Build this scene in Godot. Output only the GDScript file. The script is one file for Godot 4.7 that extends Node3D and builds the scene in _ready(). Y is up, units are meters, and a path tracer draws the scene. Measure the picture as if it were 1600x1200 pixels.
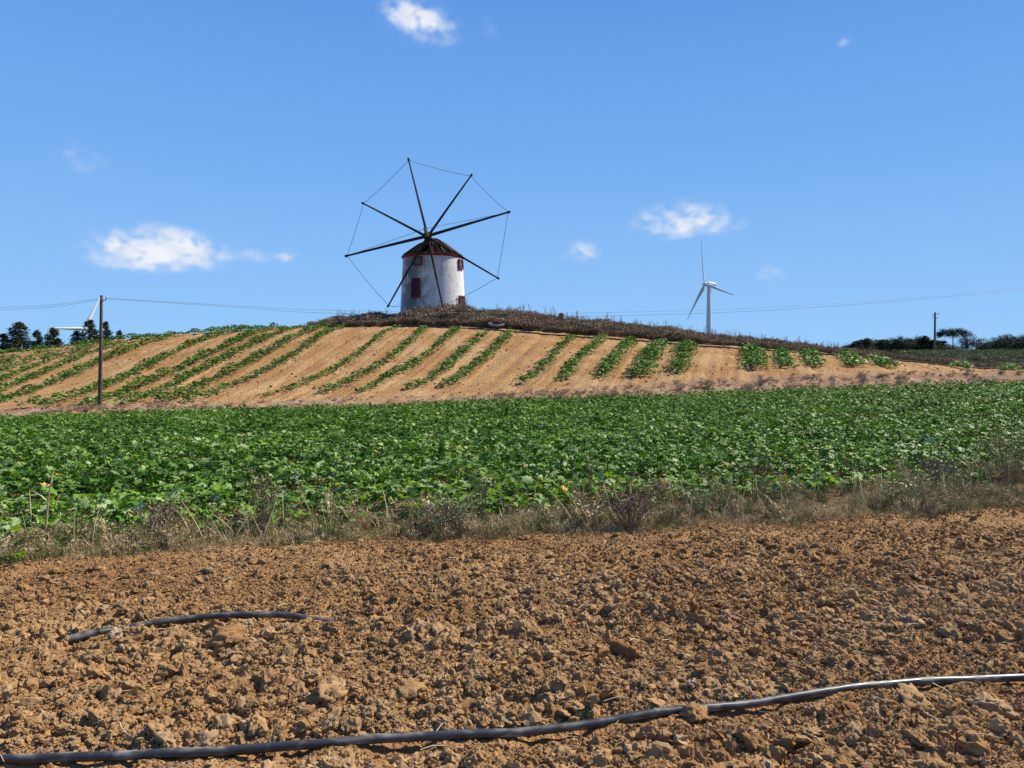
extends Node3D
# A whitewashed windmill on a hill of pumpkin rows, a green pumpkin field and ploughed soil in front.

var rng := RandomNumberGenerator.new()
var M := {}
var names := {}
const PITCH := 0.01654
const EXPOSURE := 1.6
const SUN_TO := Vector3(0.625, 0.719, -0.305)

# ------------------------------------------------------------------ helpers
func numbered(called: String) -> String:
	if not names.has(called):
		names[called] = 0
		return called
	names[called] += 1
	return "%s_%03d" % [called, names[called]]

func tag(o, label := "", category := "", group := "", kind := ""):
	if label: o.set_meta("label", label)
	if category: o.set_meta("category", category)
	if group: o.set_meta("group", group)
	if kind: o.set_meta("kind", kind)
	return o

func base(called: String, where := Vector3.ZERO) -> Node3D:
	var o := Node3D.new()
	o.name = numbered(called)
	add_child(o)
	o.position = where
	return o

func put(called: String, mesh: Mesh, mat, parent = null) -> MeshInstance3D:
	var o := MeshInstance3D.new()
	o.mesh = mesh
	if mat: o.material_override = mat
	if parent == null:
		o.name = numbered(called)
		add_child(o)
	else:
		o.name = called
		parent.add_child(o, true)
	return o

func st_new() -> SurfaceTool:
	var st := SurfaceTool.new()
	st.begin(Mesh.PRIMITIVE_TRIANGLES)
	return st

func fin(st: SurfaceTool) -> ArrayMesh:
	st.generate_normals()
	return st.commit()

func tri(st: SurfaceTool, a: Vector3, b: Vector3, c: Vector3):
	st.add_vertex(a); st.add_vertex(b); st.add_vertex(c)

func quad(st: SurfaceTool, a: Vector3, b: Vector3, c: Vector3, d: Vector3):
	tri(st, a, b, c); tri(st, a, c, d)

# a box with chamfered long edges, axes given by a basis
func box(st: SurfaceTool, c: Vector3, s: Vector3, b := Basis.IDENTITY, ch := 0.0):
	st.set_smooth_group(-1)
	var h := s * 0.5
	var k: float = min(ch, min(h.x, min(h.y, h.z)) * 0.8)
	var prof := [Vector2(-h.x + k, -h.y), Vector2(h.x - k, -h.y), Vector2(h.x, -h.y + k), Vector2(h.x, h.y - k), Vector2(h.x - k, h.y), Vector2(-h.x + k, h.y), Vector2(-h.x, h.y - k), Vector2(-h.x, -h.y + k)]
	if k <= 0.0:
		prof = [Vector2(-h.x, -h.y), Vector2(h.x, -h.y), Vector2(h.x, h.y), Vector2(-h.x, h.y)]
	var n := prof.size()
	var f0 := []
	var f1 := []
	for p in prof:
		f0.append(c + b * Vector3(p.x, p.y, h.z))
		f1.append(c + b * Vector3(p.x, p.y, -h.z))
	for i in n:
		var j := (i + 1) % n
		quad(st, f0[i], f1[i], f1[j], f0[j])
	for i in range(1, n - 1):
		tri(st, f0[0], f0[i + 1], f0[i])
		tri(st, f1[0], f1[i], f1[i + 1])

# swept round tube through points with a radius at each
func tube(st: SurfaceTool, pts: Array, radii: Array, sides := 8, smooth := 1):
	st.set_smooth_group(smooth)
	var rings := []
	var prev := Vector3.ZERO
	for i in pts.size():
		var t: Vector3 = (pts[min(i + 1, pts.size() - 1)] - pts[max(i - 1, 0)]).normalized()
		var side := prev
		if i == 0 or abs(side.dot(t)) > 0.95:
			side = t.cross(Vector3.UP if abs(t.y) < 0.9 else Vector3.RIGHT).normalized()
		side = (side - t * side.dot(t)).normalized()
		prev = side
		var up := side.cross(t)
		var ring := []
		for k in sides:
			var a := TAU * k / sides
			ring.append(pts[i] + (side * cos(a) + up * sin(a)) * radii[i])
		rings.append(ring)
	for i in pts.size() - 1:
		for k in sides:
			var l := (k + 1) % sides
			quad(st, rings[i][k], rings[i][l], rings[i + 1][l], rings[i + 1][k])
	st.set_smooth_group(-1)
	for k in range(1, sides - 1):
		tri(st, rings[0][0], rings[0][k + 1], rings[0][k])
		tri(st, rings[-1][0], rings[-1][k], rings[-1][k + 1])

func spline(pts: Array, per := 8) -> Array:
	var out := []
	for i in pts.size() - 1:
		var a: Vector3 = pts[max(i - 1, 0)]
		var b: Vector3 = pts[i]
		var c: Vector3 = pts[i + 1]
		var d: Vector3 = pts[min(i + 2, pts.size() - 1)]
		for k in per:
			out.append(b.cubic_interpolate(c, a, d, float(k) / per))
	out.append(pts[-1])
	return out

func filled(n: int, v) -> Array:
	var a := []
	a.resize(n)
	a.fill(v)
	return a

func noise(seed_: int, freq: float, octaves := 4, kind := FastNoiseLite.TYPE_SIMPLEX_SMOOTH) -> FastNoiseLite:
	var n := FastNoiseLite.new()
	n.seed = seed_
	n.frequency = freq
	n.noise_type = kind
	n.fractal_octaves = octaves
	return n

func lin(r: float, g: float, b: float) -> Color:   # a linear base colour as the sRGB value that albedo_color wants
	return Color(r, g, b).linear_to_srgb()

func multi(called: String, mesh: Mesh, mat, xf: Array, cols: Array, parent = null) -> MultiMeshInstance3D:
	var mm := MultiMesh.new()
	mm.transform_format = MultiMesh.TRANSFORM_3D
	mm.use_colors = true
	mm.mesh = mesh
	mm.instance_count = xf.size()
	var buf := PackedFloat32Array()
	buf.resize(xf.size() * 16)
	var k := 0
	for i in xf.size():
		var t: Transform3D = xf[i]
		var b := t.basis
		buf[k] = b.x.x; buf[k + 1] = b.y.x; buf[k + 2] = b.z.x; buf[k + 3] = t.origin.x
		buf[k + 4] = b.x.y; buf[k + 5] = b.y.y; buf[k + 6] = b.z.y; buf[k + 7] = t.origin.y
		buf[k + 8] = b.x.z; buf[k + 9] = b.y.z; buf[k + 10] = b.z.z; buf[k + 11] = t.origin.z
		var c: Color = cols[i]
		buf[k + 12] = c.r; buf[k + 13] = c.g; buf[k + 14] = c.b; buf[k + 15] = 1.0
		k += 16
	mm.buffer = buf
	var o := MultiMeshInstance3D.new()
	o.multimesh = mm
	o.material_override = mat
	if parent == null:
		o.name = numbered(called)
		add_child(o)
	else:
		o.name = called
		parent.add_child(o, true)
	return o

func xform(p: Vector3, yaw: float, tilt: float, tilt_dir: float, s: Vector3) -> Transform3D:
	var b := Basis(Vector3(cos(tilt_dir), 0, sin(tilt_dir)), tilt) * Basis(Vector3.UP, yaw)
	return Transform3D(b * Basis.from_scale(s), p)

func tint(a: Color, b: Color, t: float, j := 0.12) -> Color:
	var c := a.lerp(b, t)
	var k := 1.0 + rng.randf_range(-j, j)
	return Color(c.r * k, c.g * k, c.b * k)

func interp(xs: Array, ys: Array, x: float) -> float:
	if x <= xs[0]: return ys[0]
	for i in range(1, xs.size()):
		if x <= xs[i]:
			return lerp(float(ys[i - 1]), float(ys[i]), (x - xs[i - 1]) / (xs[i] - xs[i - 1]))
	return ys[-1]

# ------------------------------------------------------------------ lie of the land
# bearing (x over distance) of each surveyed profile, then per profile the distances of
# field end, bank foot, bank head, tilled edge, crest and the heights from field end to far hills
var BEAR := [-1.2407, -0.9926, -0.6617, -0.4963, -0.3722, -0.2647, -0.1985, -0.1323, -0.0331, 0.0827, 0.1654, 0.2481, 0.3309, 0.4136, 0.4963, 0.6121, 0.7444, 0.9926]
var PROFILE := [
	[[33, 34.6, 36.2, 62, 72.5], [-0.92, -0.65, -0.52, 0.57, 0.04, -0.41, -0.56, 4.91, 6.91]],
	[[33, 34.6, 36.2, 62, 72.5], [-0.77, -0.5, -0.37, 1.6, 1.24, 0.79, 0.64, 5.19, 7.19]],
	[[33, 34.6, 36.2, 62, 72.5], [-0.57, -0.3, -0.17, 2.98, 2.86, 2.41, 2.26, 5.57, 7.57]],
	[[33.4, 35, 36.6, 62, 72.5], [-0.42, -0.15, -0.02, 4.16, 4.24, 3.67, 3.19, 5.57, 7.57]],
	[[33.7, 35.3, 36.9, 62, 72.5], [-0.3, -0.03, 0.1, 4.78, 5.07, 4.3, 3.19, 5.57, 7.57]],
	[[33.9, 35.5, 37.1, 61, 71.5], [-0.21, 0.06, 0.19, 5.08, 5.68, 4.75, 3.19, 5.57, 7.57]],
	[[34, 35.6, 37.2, 59.5, 70], [-0.16, 0.11, 0.24, 4.99, 6.05, 5.04, 3.19, 5.57, 7.57]],
	[[34.2, 35.8, 37.4, 58, 68.5], [-0.09, 0.18, 0.31, 4.91, 6.44, 5.32, 3.19, 5.57, 7.57]],
	[[34.4, 36, 37.6, 57, 67.5], [0.03, 0.3, 0.43, 4.71, 6.39, 5.29, 3.19, 5.57, 7.57]],
	[[34.7, 36.3, 37.9, 56, 66.5], [0.16, 0.43, 0.66, 4.19, 5.56, 4.66, 3.19, 5.57, 7.57]],
	[[34.9, 36.5, 38.1, 55, 65.5], [0.26, 0.53, 0.86, 3.83, 5.01, 4.25, 3.19, 5.57, 7.57]],
	[[35.1, 36.7, 38.3, 54, 64.5], [0.38, 0.65, 1.08, 3.43, 4.26, 3.7, 3.19, 5.57, 7.57]],
	[[35.2, 36.9, 38.5, 53, 63.5], [0.5, 0.77, 1.22, 3.07, 3.75, 3.3, 3.15, 5.57, 7.57]],
	[[35.4, 37, 38.6, 52, 62.5], [0.59, 0.86, 1.34, 2.72, 3.2, 2.75, 2.6, 5.57, 7.57]],
	[[35.6, 37.2, 38.8, 51, 61.5], [0.68, 0.95, 1.45, 2.32, 2.72, 2.73, 3.98, 6.23, 8.23]],
	[[35.9, 37.5, 39.1, 48, 58.5], [0.8, 1.07, 1.57, 1.72, 2.08, 2.26, 3.98, 6.61, 8.61]],
	[[36, 37.6, 39.2, 48, 58.5], [0.89, 1.16, 1.54, 1.48, 1.84, 2.08, 3.98, 6.71, 8.71]],
	[[36, 37.6, 39.2, 48, 58.5], [0.98, 1.25, 1.63, 1.44, 1.75, 2.0, 3.98, 6.89, 8.89]]]
const NU := 200
const ND := 260
var HT := PackedFloat32Array()
var DL := PackedFloat32Array()

func pchip(x: Array, y: Array, q: float) -> float:
	var n := x.size()
	if q <= x[0]: return y[0]
	if q >= x[n - 1]: return y[n - 1]
	var k := 0
	while q > x[k + 1]: k += 1
	var m := [0.0, 0.0]
	for e in 2:
		var i := k + e
		if i > 0 and i < n - 1:
			var h0: float = x[i] - x[i - 1]
			var h1: float = x[i + 1] - x[i]
			var d0: float = (y[i] - y[i - 1]) / h0
			var d1: float = (y[i + 1] - y[i]) / h1
			if d0 * d1 > 0.0:
				var w1 := 2.0 * h1 + h0
				var w2 := h1 + 2.0 * h0
				m[e] = (w1 + w2) / (w1 / d0 + w2 / d1)
	var h: float = x[k + 1] - x[k]
	var t: float = (q - x[k]) / h
	return (1 + 2 * t) * (1 - t) * (1 - t) * y[k] + t * (1 - t) * (1 - t) * h * m[0] + t * t * (3 - 2 * t) * y[k + 1] + t * t * (t - 1) * h * m[1]

func survey():
	DL.resize(ND)
	for j in ND:
		DL[j] = 9.0 * pow(3000.0 / 9.0, float(j) / (ND - 1))
	var cols := []
	for c in PROFILE.size():
		var dk: Array = [0.0, 9.0] + PROFILE[c][0] + [80.0, 120.0, 200.0, 400.0, 3000.0]
		var hk: Array = [0.0, 0.0] + PROFILE[c][1] + [PROFILE[c][1][8]]
		var a := []
		for j in ND: a.append(pchip(dk, hk, DL[j]))
		cols.append(a)
	HT.resize(NU * ND)
	var last := BEAR.size() - 1
	for i in NU:
		var u: float = lerp(-1.24, 0.99, float(i) / (NU - 1))
		var k := 0
		while k < last - 1 and u > BEAR[k + 1]: k += 1
		var k0: int = max(k - 1, 0)
		var k3: int = min(k + 2, last)
		var w: float = BEAR[k + 1] - BEAR[k]
		var t: float = (u - BEAR[k]) / w
		for j in ND:
			var m1: float = (cols[k + 1][j] - cols[k0][j]) / (BEAR[k + 1] - BEAR[k0]) * w
			var m2: float = (cols[k3][j] - cols[k][j]) / (BEAR[k3] - BEAR[k]) * w
			HT[i * ND + j] = (1 + 2 * t) * (1 - t) * (1 - t) * cols[k][j] + t * (1 - t) * (1 - t) * m1 + t * t * (3 - 2 * t) * cols[k + 1][j] + t * t * (t - 1) * m2

func height(x: float, z: float) -> float:
	var az := absf(atan2(x, -z))
	var d := -z
	var u: float
	var fade := 1.0
	if az > 0.78:
		d = Vector2(x, z).length() * cos(0.78)
		u = 0.99 * signf(x)
		fade = 1.0 - smoothstep(1.0, 1.7, az)
	else:
		u = x / d
	if d <= 9.0: return 0.0
	var fi: float = clampf((u + 1.24) / 2.23, 0, 1) * (NU - 1)
	var fj: float = clampf(log(d / 9.0) / log(3000.0 / 9.0), 0, 1) * (ND - 1)
	var i: int = min(int(fi), NU - 2)
	var j: int = min(int(fj), ND - 2)
	var s := fi - i
	var t := fj - j
	var a: float = lerp(HT[i * ND + j], HT[i * ND + j + 1], t)
	var b: float = lerp(HT[(i + 1) * ND + j], HT[(i + 1) * ND + j + 1], t)
	return lerp(a, b, s) * fade

func on_ground(x: float, d: float, up := 0.0) -> Vector3:
	return Vector3(x, height(x, -d) + up, -d)

func edge_soil(x: float) -> float:      # where the ploughed soil ends
	return interp([-9, -4.2, -2.3, 0, 2.6, 5.9, 10], [5.4, 6.35, 6.95, 7.35, 7.95, 8.9, 10.1], x)
func edge_crop(x: float) -> float:      # where the pumpkins begin
	return interp([-9, -4.5, -2, 0, 3, 6, 9, 14], [6.1, 6.95, 7.9, 8.4, 9.4, 10.6, 11.9, 13.7], x)
func field_end(x: float, d: float) -> float:
	return interp([-0.66, 0.66], [33.0, 36.0], x / d)
func tilled_edge(u: float) -> float:
	return interp([-0.66, -0.37, -0.265, -0.132, -0.033, 0.083, 0.165, 0.248, 0.331, 0.414, 0.496, 0.612], [62, 62, 60, 58, 57, 56, 55, 54, 53, 52, 51, 48], u)

# ------------------------------------------------------------------ materials
func grey_tex(seed_: int, freq: float, lo: float, hi: float, size := 512, octaves := 5) -> ImageTexture:
	var n := noise(seed_, freq, octaves)
	var im := n.get_seamless_image(size, size)
	im.convert(Image.FORMAT_RGB8)
	for y in size:
		for x in size:
			var v: float = lerp(lo, hi, im.get_pixel(x, y).r)
			im.set_pixel(x, y, Color(v, v, v))
	return ImageTexture.create_from_image(im)

func bump_tex(seed_: int, freq: float, strength: float, size := 512, octaves := 5, kind := FastNoiseLite.TYPE_SIMPLEX_SMOOTH) -> ImageTexture:
	var n := noise(seed_, freq, octaves, kind)
	var im := n.get_seamless_image(size, size)
	im.bump_map_to_normal_map(strength)
	return ImageTexture.create_from_image(im)

func mat(col: Color, rough := 0.9, spec := 0.5) -> StandardMaterial3D:
	var m := StandardMaterial3D.new()
	m.albedo_color = col
	m.roughness = rough
	m.metallic_specular = spec
	return m

func materials():
	var grain := grey_tex(3, 0.02, 0.72, 1.0)
	var soil_bump := bump_tex(5, 0.03, 14.0)
	var soil := mat(Color.WHITE, 1.0, 0.15)
	soil.vertex_color_use_as_albedo = true
	soil.albedo_texture = grain
	soil.uv1_triplanar = true
	soil.uv1_world_triplanar = true
	soil.uv1_scale = Vector3.ONE * 2.3
	soil.normal_enabled = true
	soil.normal_texture = soil_bump
	soil.normal_scale = 2.0
	M.soil = soil
	var land: StandardMaterial3D = soil.duplicate()
	land.uv1_scale = Vector3.ONE * 0.37
	land.normal_scale = 0.8
	M.land = land
	var clod: StandardMaterial3D = soil.duplicate()
	clod.uv1_world_triplanar = false
	clod.uv1_scale = Vector3.ONE * 0.8
	clod.normal_scale = 2.4
	M.clod = clod
	for k in 5:
		var c: StandardMaterial3D = clod.duplicate()
		c.vertex_color_use_as_albedo = false
		c.albedo_color = [lin(0.48, 0.295, 0.14), lin(0.44, 0.255, 0.115), lin(0.51, 0.325, 0.16), lin(0.36, 0.195, 0.084), lin(0.55, 0.37, 0.20)][k]
		M["clod%d" % k] = c
	var leaf := mat(Color.WHITE, 0.5, 0.28)
	leaf.vertex_color_use_as_albedo = true
	leaf.backlight_enabled = true
	leaf.backlight = lin(0.16, 0.27, 0.01)
	leaf.cull_mode = BaseMaterial3D.CULL_DISABLED
	M.leaf = leaf
	var greens := [lin(0.055, 0.14, 0.010), lin(0.095, 0.20, 0.016), lin(0.20, 0.27, 0.125), lin(0.12, 0.22, 0.02)]
	for k in 4:
		var c: StandardMaterial3D = leaf.duplicate()
		c.vertex_color_use_as_albedo = false
		c.albedo_color = greens[k]
		M["leaf%d" % k] = c
	M.blossom = mat(lin(0.75, 0.42, 0.02), 0.7)
	M.blossom.cull_mode = BaseMaterial3D.CULL_DISABLED
	var dry := mat(Color.WHITE, 0.85, 0.3)
	dry.vertex_color_use_as_albedo = true
	dry.cull_mode = BaseMaterial3D.CULL_DISABLED
	M.dry = dry
	var tr := mat(Color.WHITE, 0.8, 0.3)
	tr.vertex_color_use_as_albedo = true
	tr.cull_mode = BaseMaterial3D.CULL_DISABLED
	M.crown = tr
	var bark := mat(lin(0.09, 0.07, 0.05), 0.95, 0.2)
	bark.albedo_texture = grain
	bark.uv1_triplanar = true
	bark.uv1_scale = Vector3.ONE * 2.0
	M.bark = bark
	var wood := mat(lin(0.045, 0.036, 0.032), 0.8, 0.3)
	wood.albedo_texture = grey_tex(21, 0.03, 0.55, 1.0, 256)
	wood.uv1_triplanar = true
	wood.uv1_scale = Vector3.ONE * 0.5
	M.wood = wood
	M.arm = mat(lin(0.032, 0.027, 0.026), 0.9, 0.2)
	var pole: StandardMaterial3D = wood.duplicate()
	pole.albedo_color = lin(0.15, 0.12, 0.09)
	M.pole = pole
	var pale := wood.duplicate()
	pale.albedo_color = lin(0.30, 0.25, 0.19)
	M.pale_wood = pale
	var red := mat(lin(0.30, 0.02, 0.03), 0.6, 0.4)
	red.albedo_texture = grey_tex(31, 0.03, 0.6, 1.0, 256)
	red.uv1_triplanar = true
	M.red = red
	var dred: StandardMaterial3D = red.duplicate()
	dred.albedo_color = lin(0.065, 0.010, 0.015)
	M.dark_red = dred
	M.tar = mat(lin(0.014, 0.012, 0.012), 0.95, 0.12)
	M.tar.albedo_texture = grey_tex(37, 0.02, 0.5, 1.0, 256)
	M.tar.uv1_triplanar = true
	M.tar2 = M.tar.duplicate()
	M.tar2.albedo_color = lin(0.045, 0.028, 0.020)
	M.glass = mat(lin(0.05, 0.06, 0.07), 0.12, 0.5)
	M.rope = mat(lin(0.06, 0.055, 0.05), 0.8)
	M.wire = mat(lin(0.16, 0.18, 0.22), 0.6)
	M.white_paint = mat(lin(0.60, 0.61, 0.62), 0.5)
	M.rubber = mat(lin(0.035, 0.035, 0.036), 0.65, 0.4)
	M.rubber.albedo_texture = grey_tex(41, 0.02, 0.5, 1.0, 256)
	M.rubber.uv1_triplanar = true
	M.old_rubber = mat(lin(0.11, 0.11, 0.11), 0.85, 0.3)
	# black polythene under a patchy film of soil dust
	var im := Image.create(256, 256, false, Image.FORMAT_RGB8)
	var dn := noise(51, 0.03, 5).get_seamless_image(256, 256)
	var dn2 := noise(52, 0.011, 3).get_seamless_image(256, 256)
	var rough := Image.create(256, 256, false, Image.FORMAT_RGB8)
	for y in 256:
		for x in 256:
			var v: float = smoothstep(0.42, 0.8, dn.get_pixel(x, y).r * 0.6 + dn2.get_pixel(x, y).r * 0.4)
			im.set_pixel(x, y, lin(0.032, 0.032, 0.033).lerp(lin(0.42, 0.38, 0.32), v * 0.65))
			var r: float = lerp(0.34, 0.7, v)
			rough.set_pixel(x, y, Color(r, r, r))
	M.pipe = mat(Color.WHITE, 1.0, 0.5)
	M.pipe.albedo_texture = ImageTexture.create_from_image(im)
	M.pipe.roughness_texture = ImageTexture.create_from_image(rough)
	M.pipe.uv1_triplanar = true
	M.pipe.uv1_scale = Vector3(1.1, 2.6, 2.6)
	M.limewash = mat(Color.WHITE, 0.95, 0.2)
	M.limewash.albedo_texture = limewash_tex()
	M.limewash.normal_enabled = true
	M.limewash.normal_texture = bump_tex(61, 0.05, 6.0, 512, 4)
	M.limewash.normal_scale = 0.1

# lime render with black mould: u runs round the tower (0.5 faces the field), v downwards
func limewash_tex() -> ImageTexture:
	var w := 1024
	var h := 384
	var im := Image.create(w, h, false, Image.FORMAT_RGB8)
	var patch := noise(71, 0.012, 4)
	var fine := noise(72, 0.06, 4)
	var streak := noise(73, 1.0, 3)
	for y in h:
		for x in w:
			var u := float(x) / w
			var v := float(y) / h
			var a := patch.get_noise_2d(x, y * 1.2) * 0.5 + 0.5
			var f := fine.get_noise_2d(x, y) * 0.5 + 0.5
			var s := streak.get_noise_2d(x * 0.045, y * 0.008) * 0.5 + 0.5
			# mould grows thickest on the weather side, under the eave and along the foot
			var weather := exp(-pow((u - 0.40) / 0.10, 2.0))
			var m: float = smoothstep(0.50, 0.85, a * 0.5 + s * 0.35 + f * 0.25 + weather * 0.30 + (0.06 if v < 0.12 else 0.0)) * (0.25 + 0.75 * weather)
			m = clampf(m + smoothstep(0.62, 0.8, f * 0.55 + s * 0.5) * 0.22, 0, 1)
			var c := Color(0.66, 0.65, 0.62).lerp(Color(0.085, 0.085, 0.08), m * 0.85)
			c = c * (0.93 + 0.1 * f)
			im.set_pixel(x, y, Color(c.r, c.g, c.b).linear_to_srgb())
	return ImageTexture.create_from_image(im)

# ------------------------------------------------------------------ sky
func make_sky() -> Sky:
	var w := 4096
	var h := 2048
	var data := PackedFloat32Array()
	var stops := [0.0, 3.0, 7.0, 14.0, 25.0, 45.0, 90.0]
	var cols := [Color8(160, 207, 251), Color8(151, 201, 250), Color8(140, 192, 248), Color8(121, 176, 241), Color8(98, 155, 229), Color8(74, 130, 210), Color8(52, 100, 182)]
	for y in h:
		var el := (0.5 - (y + 0.5) / h) * 180.0
		var c: Color
		if el >= 0:
			var k := 0
			while k < stops.size() - 2 and el > stops[k + 1]: k += 1
			c = cols[k].srgb_to_linear().lerp(cols[k + 1].srgb_to_linear(), (el - stops[k]) / (stops[k + 1] - stops[k]))
		else:
			c = cols[0].srgb_to_linear().lerp(Color(0.25, 0.18, 0.11), smoothstep(0.0, 6.0, -el))
		var row := PackedFloat32Array([c.r / EXPOSURE, c.g / EXPOSURE, c.b / EXPOSURE])
		while row.size() < w * 3: row.append_array(row.duplicate())
		data.append_array(row)
	# clouds: bearing and height in degrees, half-width, half-height, thickness
	var cl := [[-7.5, 24.4, 1.7, 1.1, 0.95], [-5.9, 23.7, 1.6, 1.0, 0.8], [-8.2, 24.6, 1.2, 0.9, 0.6], [-6.8, 23.6, 2.2, 1.3, 0.35], [-4.7, 22.8, 1.1, 0.8, 0.3], [-1.65, 23.6, 0.9, 1.0, 0.2],
		[-26.3, 7.9, 2.5, 1.3, 0.95], [-24.6, 8.1, 2.5, 1.4, 1.0], [-23.5, 8.7, 1.8, 1.0, 0.8], [-22.0, 7.8, 1.9, 1.0, 0.65], [-24.6, 7.1, 3.4, 0.7, 0.6], [-20.4, 7.8, 1.6, 0.9, 0.3], [-17.2, 8.0, 1.4, 0.6, 0.6], [-16.1, 8.1, 0.9, 0.45, 0.45], [-18.6, 8.3, 0.8, 0.7, 0.25],
		[12.5, 10.7, 2.8, 1.3, 0.8], [10.4, 10.5, 1.7, 0.9, 0.5], [13.9, 10.9, 1.6, 1.0, 0.5], [15.7, 10.2, 1.7, 0.6, 0.34], [12.6, 9.8, 2.8, 0.6, 0.3],
		[5.2, 8.6, 1.4, 0.9, 0.8], [23.1, 21.2, 0.55, 0.42, 0.5], [18.4, 6.7, 1.3, 0.9, 0.42], [-29.0, 13.3, 1.6, 1.2, 0.36], [-25.7, 13.3, 1.2, 0.7, 0.1], [9.4, 5.3, 1.0, 0.5, 0.2], [-11, 5.5, 1.2, 0.5, 0.12]]
	rng.seed = 91
	for k in 26:      # the same fair-weather scatter round the rest of the sky
		var az := rng.randf_range(42, 318)
		var el := rng.randf_range(5, 48)
		for q in 3:
			cl.append([az + rng.randf_range(-2.5, 2.5), el + rng.randf_range(-0.6, 0.6), rng.randf_range(1.2, 3.0), rng.randf_range(0.7, 1.4), rng.randf_range(0.3, 0.9)])
	var puff := noise(93, 0.6, 6)
	var shade := noise(94, 0.35, 3)
	var dens := {}
	for c in cl:
		var x0 := int(floor((c[0] - c[2] * 2.2) / 360.0 * w))
		var x1 := int(floor((c[0] + c[2] * 2.2) / 360.0 * w)) + 1
		var y0 := int((90.0 - c[1] - c[3] * 2.2) / 180.0 * h)
		var y1 := int((90.0 - c[1] + c[3] * 2.2) / 180.0 * h) + 1
		for y in range(y0, y1 + 1):
			for x in range(x0, x1 + 1):
				var az := (x + 0.5) / w * 360.0
				var el := 90.0 - (y + 0.5) / h * 180.0
				var dx: float = (az - c[0]) / c[2]
				var dy: float = (el - c[1]) / c[3]
				if dy < 0: dy *= 1.35
				var i := y * w + posmod(x, w)
				dens[i] = dens.get(i, 0.0) + c[4] * exp(-(dx * dx + dy * dy) * 1.25)
	for i in dens:
		var x: int = i % w
		var y: int = i / w
		var az := (x + 0.5) / w * 360.0
		if az > 180.0: az -= 360.0
		var el := 90.0 - (y + 0.5) / h * 180.0
		var n := puff.get_noise_2d(az, el * 1.5)
		var a: float = clampf(smoothstep(0.01, 1.7, dens[i] * (1.0 + n * 1.05) + n * 0.14 * min(1.0, dens[i] * 3.0)), 0, 0.92)
		var t: float = clampf(0.5 + shade.get_noise_2d(az, el * 1.5) * 0.9, 0, 1)
		var c := Color(0.70, 0.77, 0.91).lerp(Color(0.93, 0.94, 0.97), t) * (1.0 / EXPOSURE)
		var k: int = i * 3
		data[k] = lerp(data[k], c.r, a); data[k + 1] = lerp(data[k + 1], c.g, a); data[k + 2] = lerp(data[k + 2], c.b, a)
	var im := Image.create_from_data(w, h, false, Image.FORMAT_RGBF, data.to_byte_array())
	var pm := PanoramaSkyMaterial.new()
	pm.panorama = ImageTexture.create_from_image(im)
	var s := Sky.new()
	s.sky_material = pm
	return s

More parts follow.
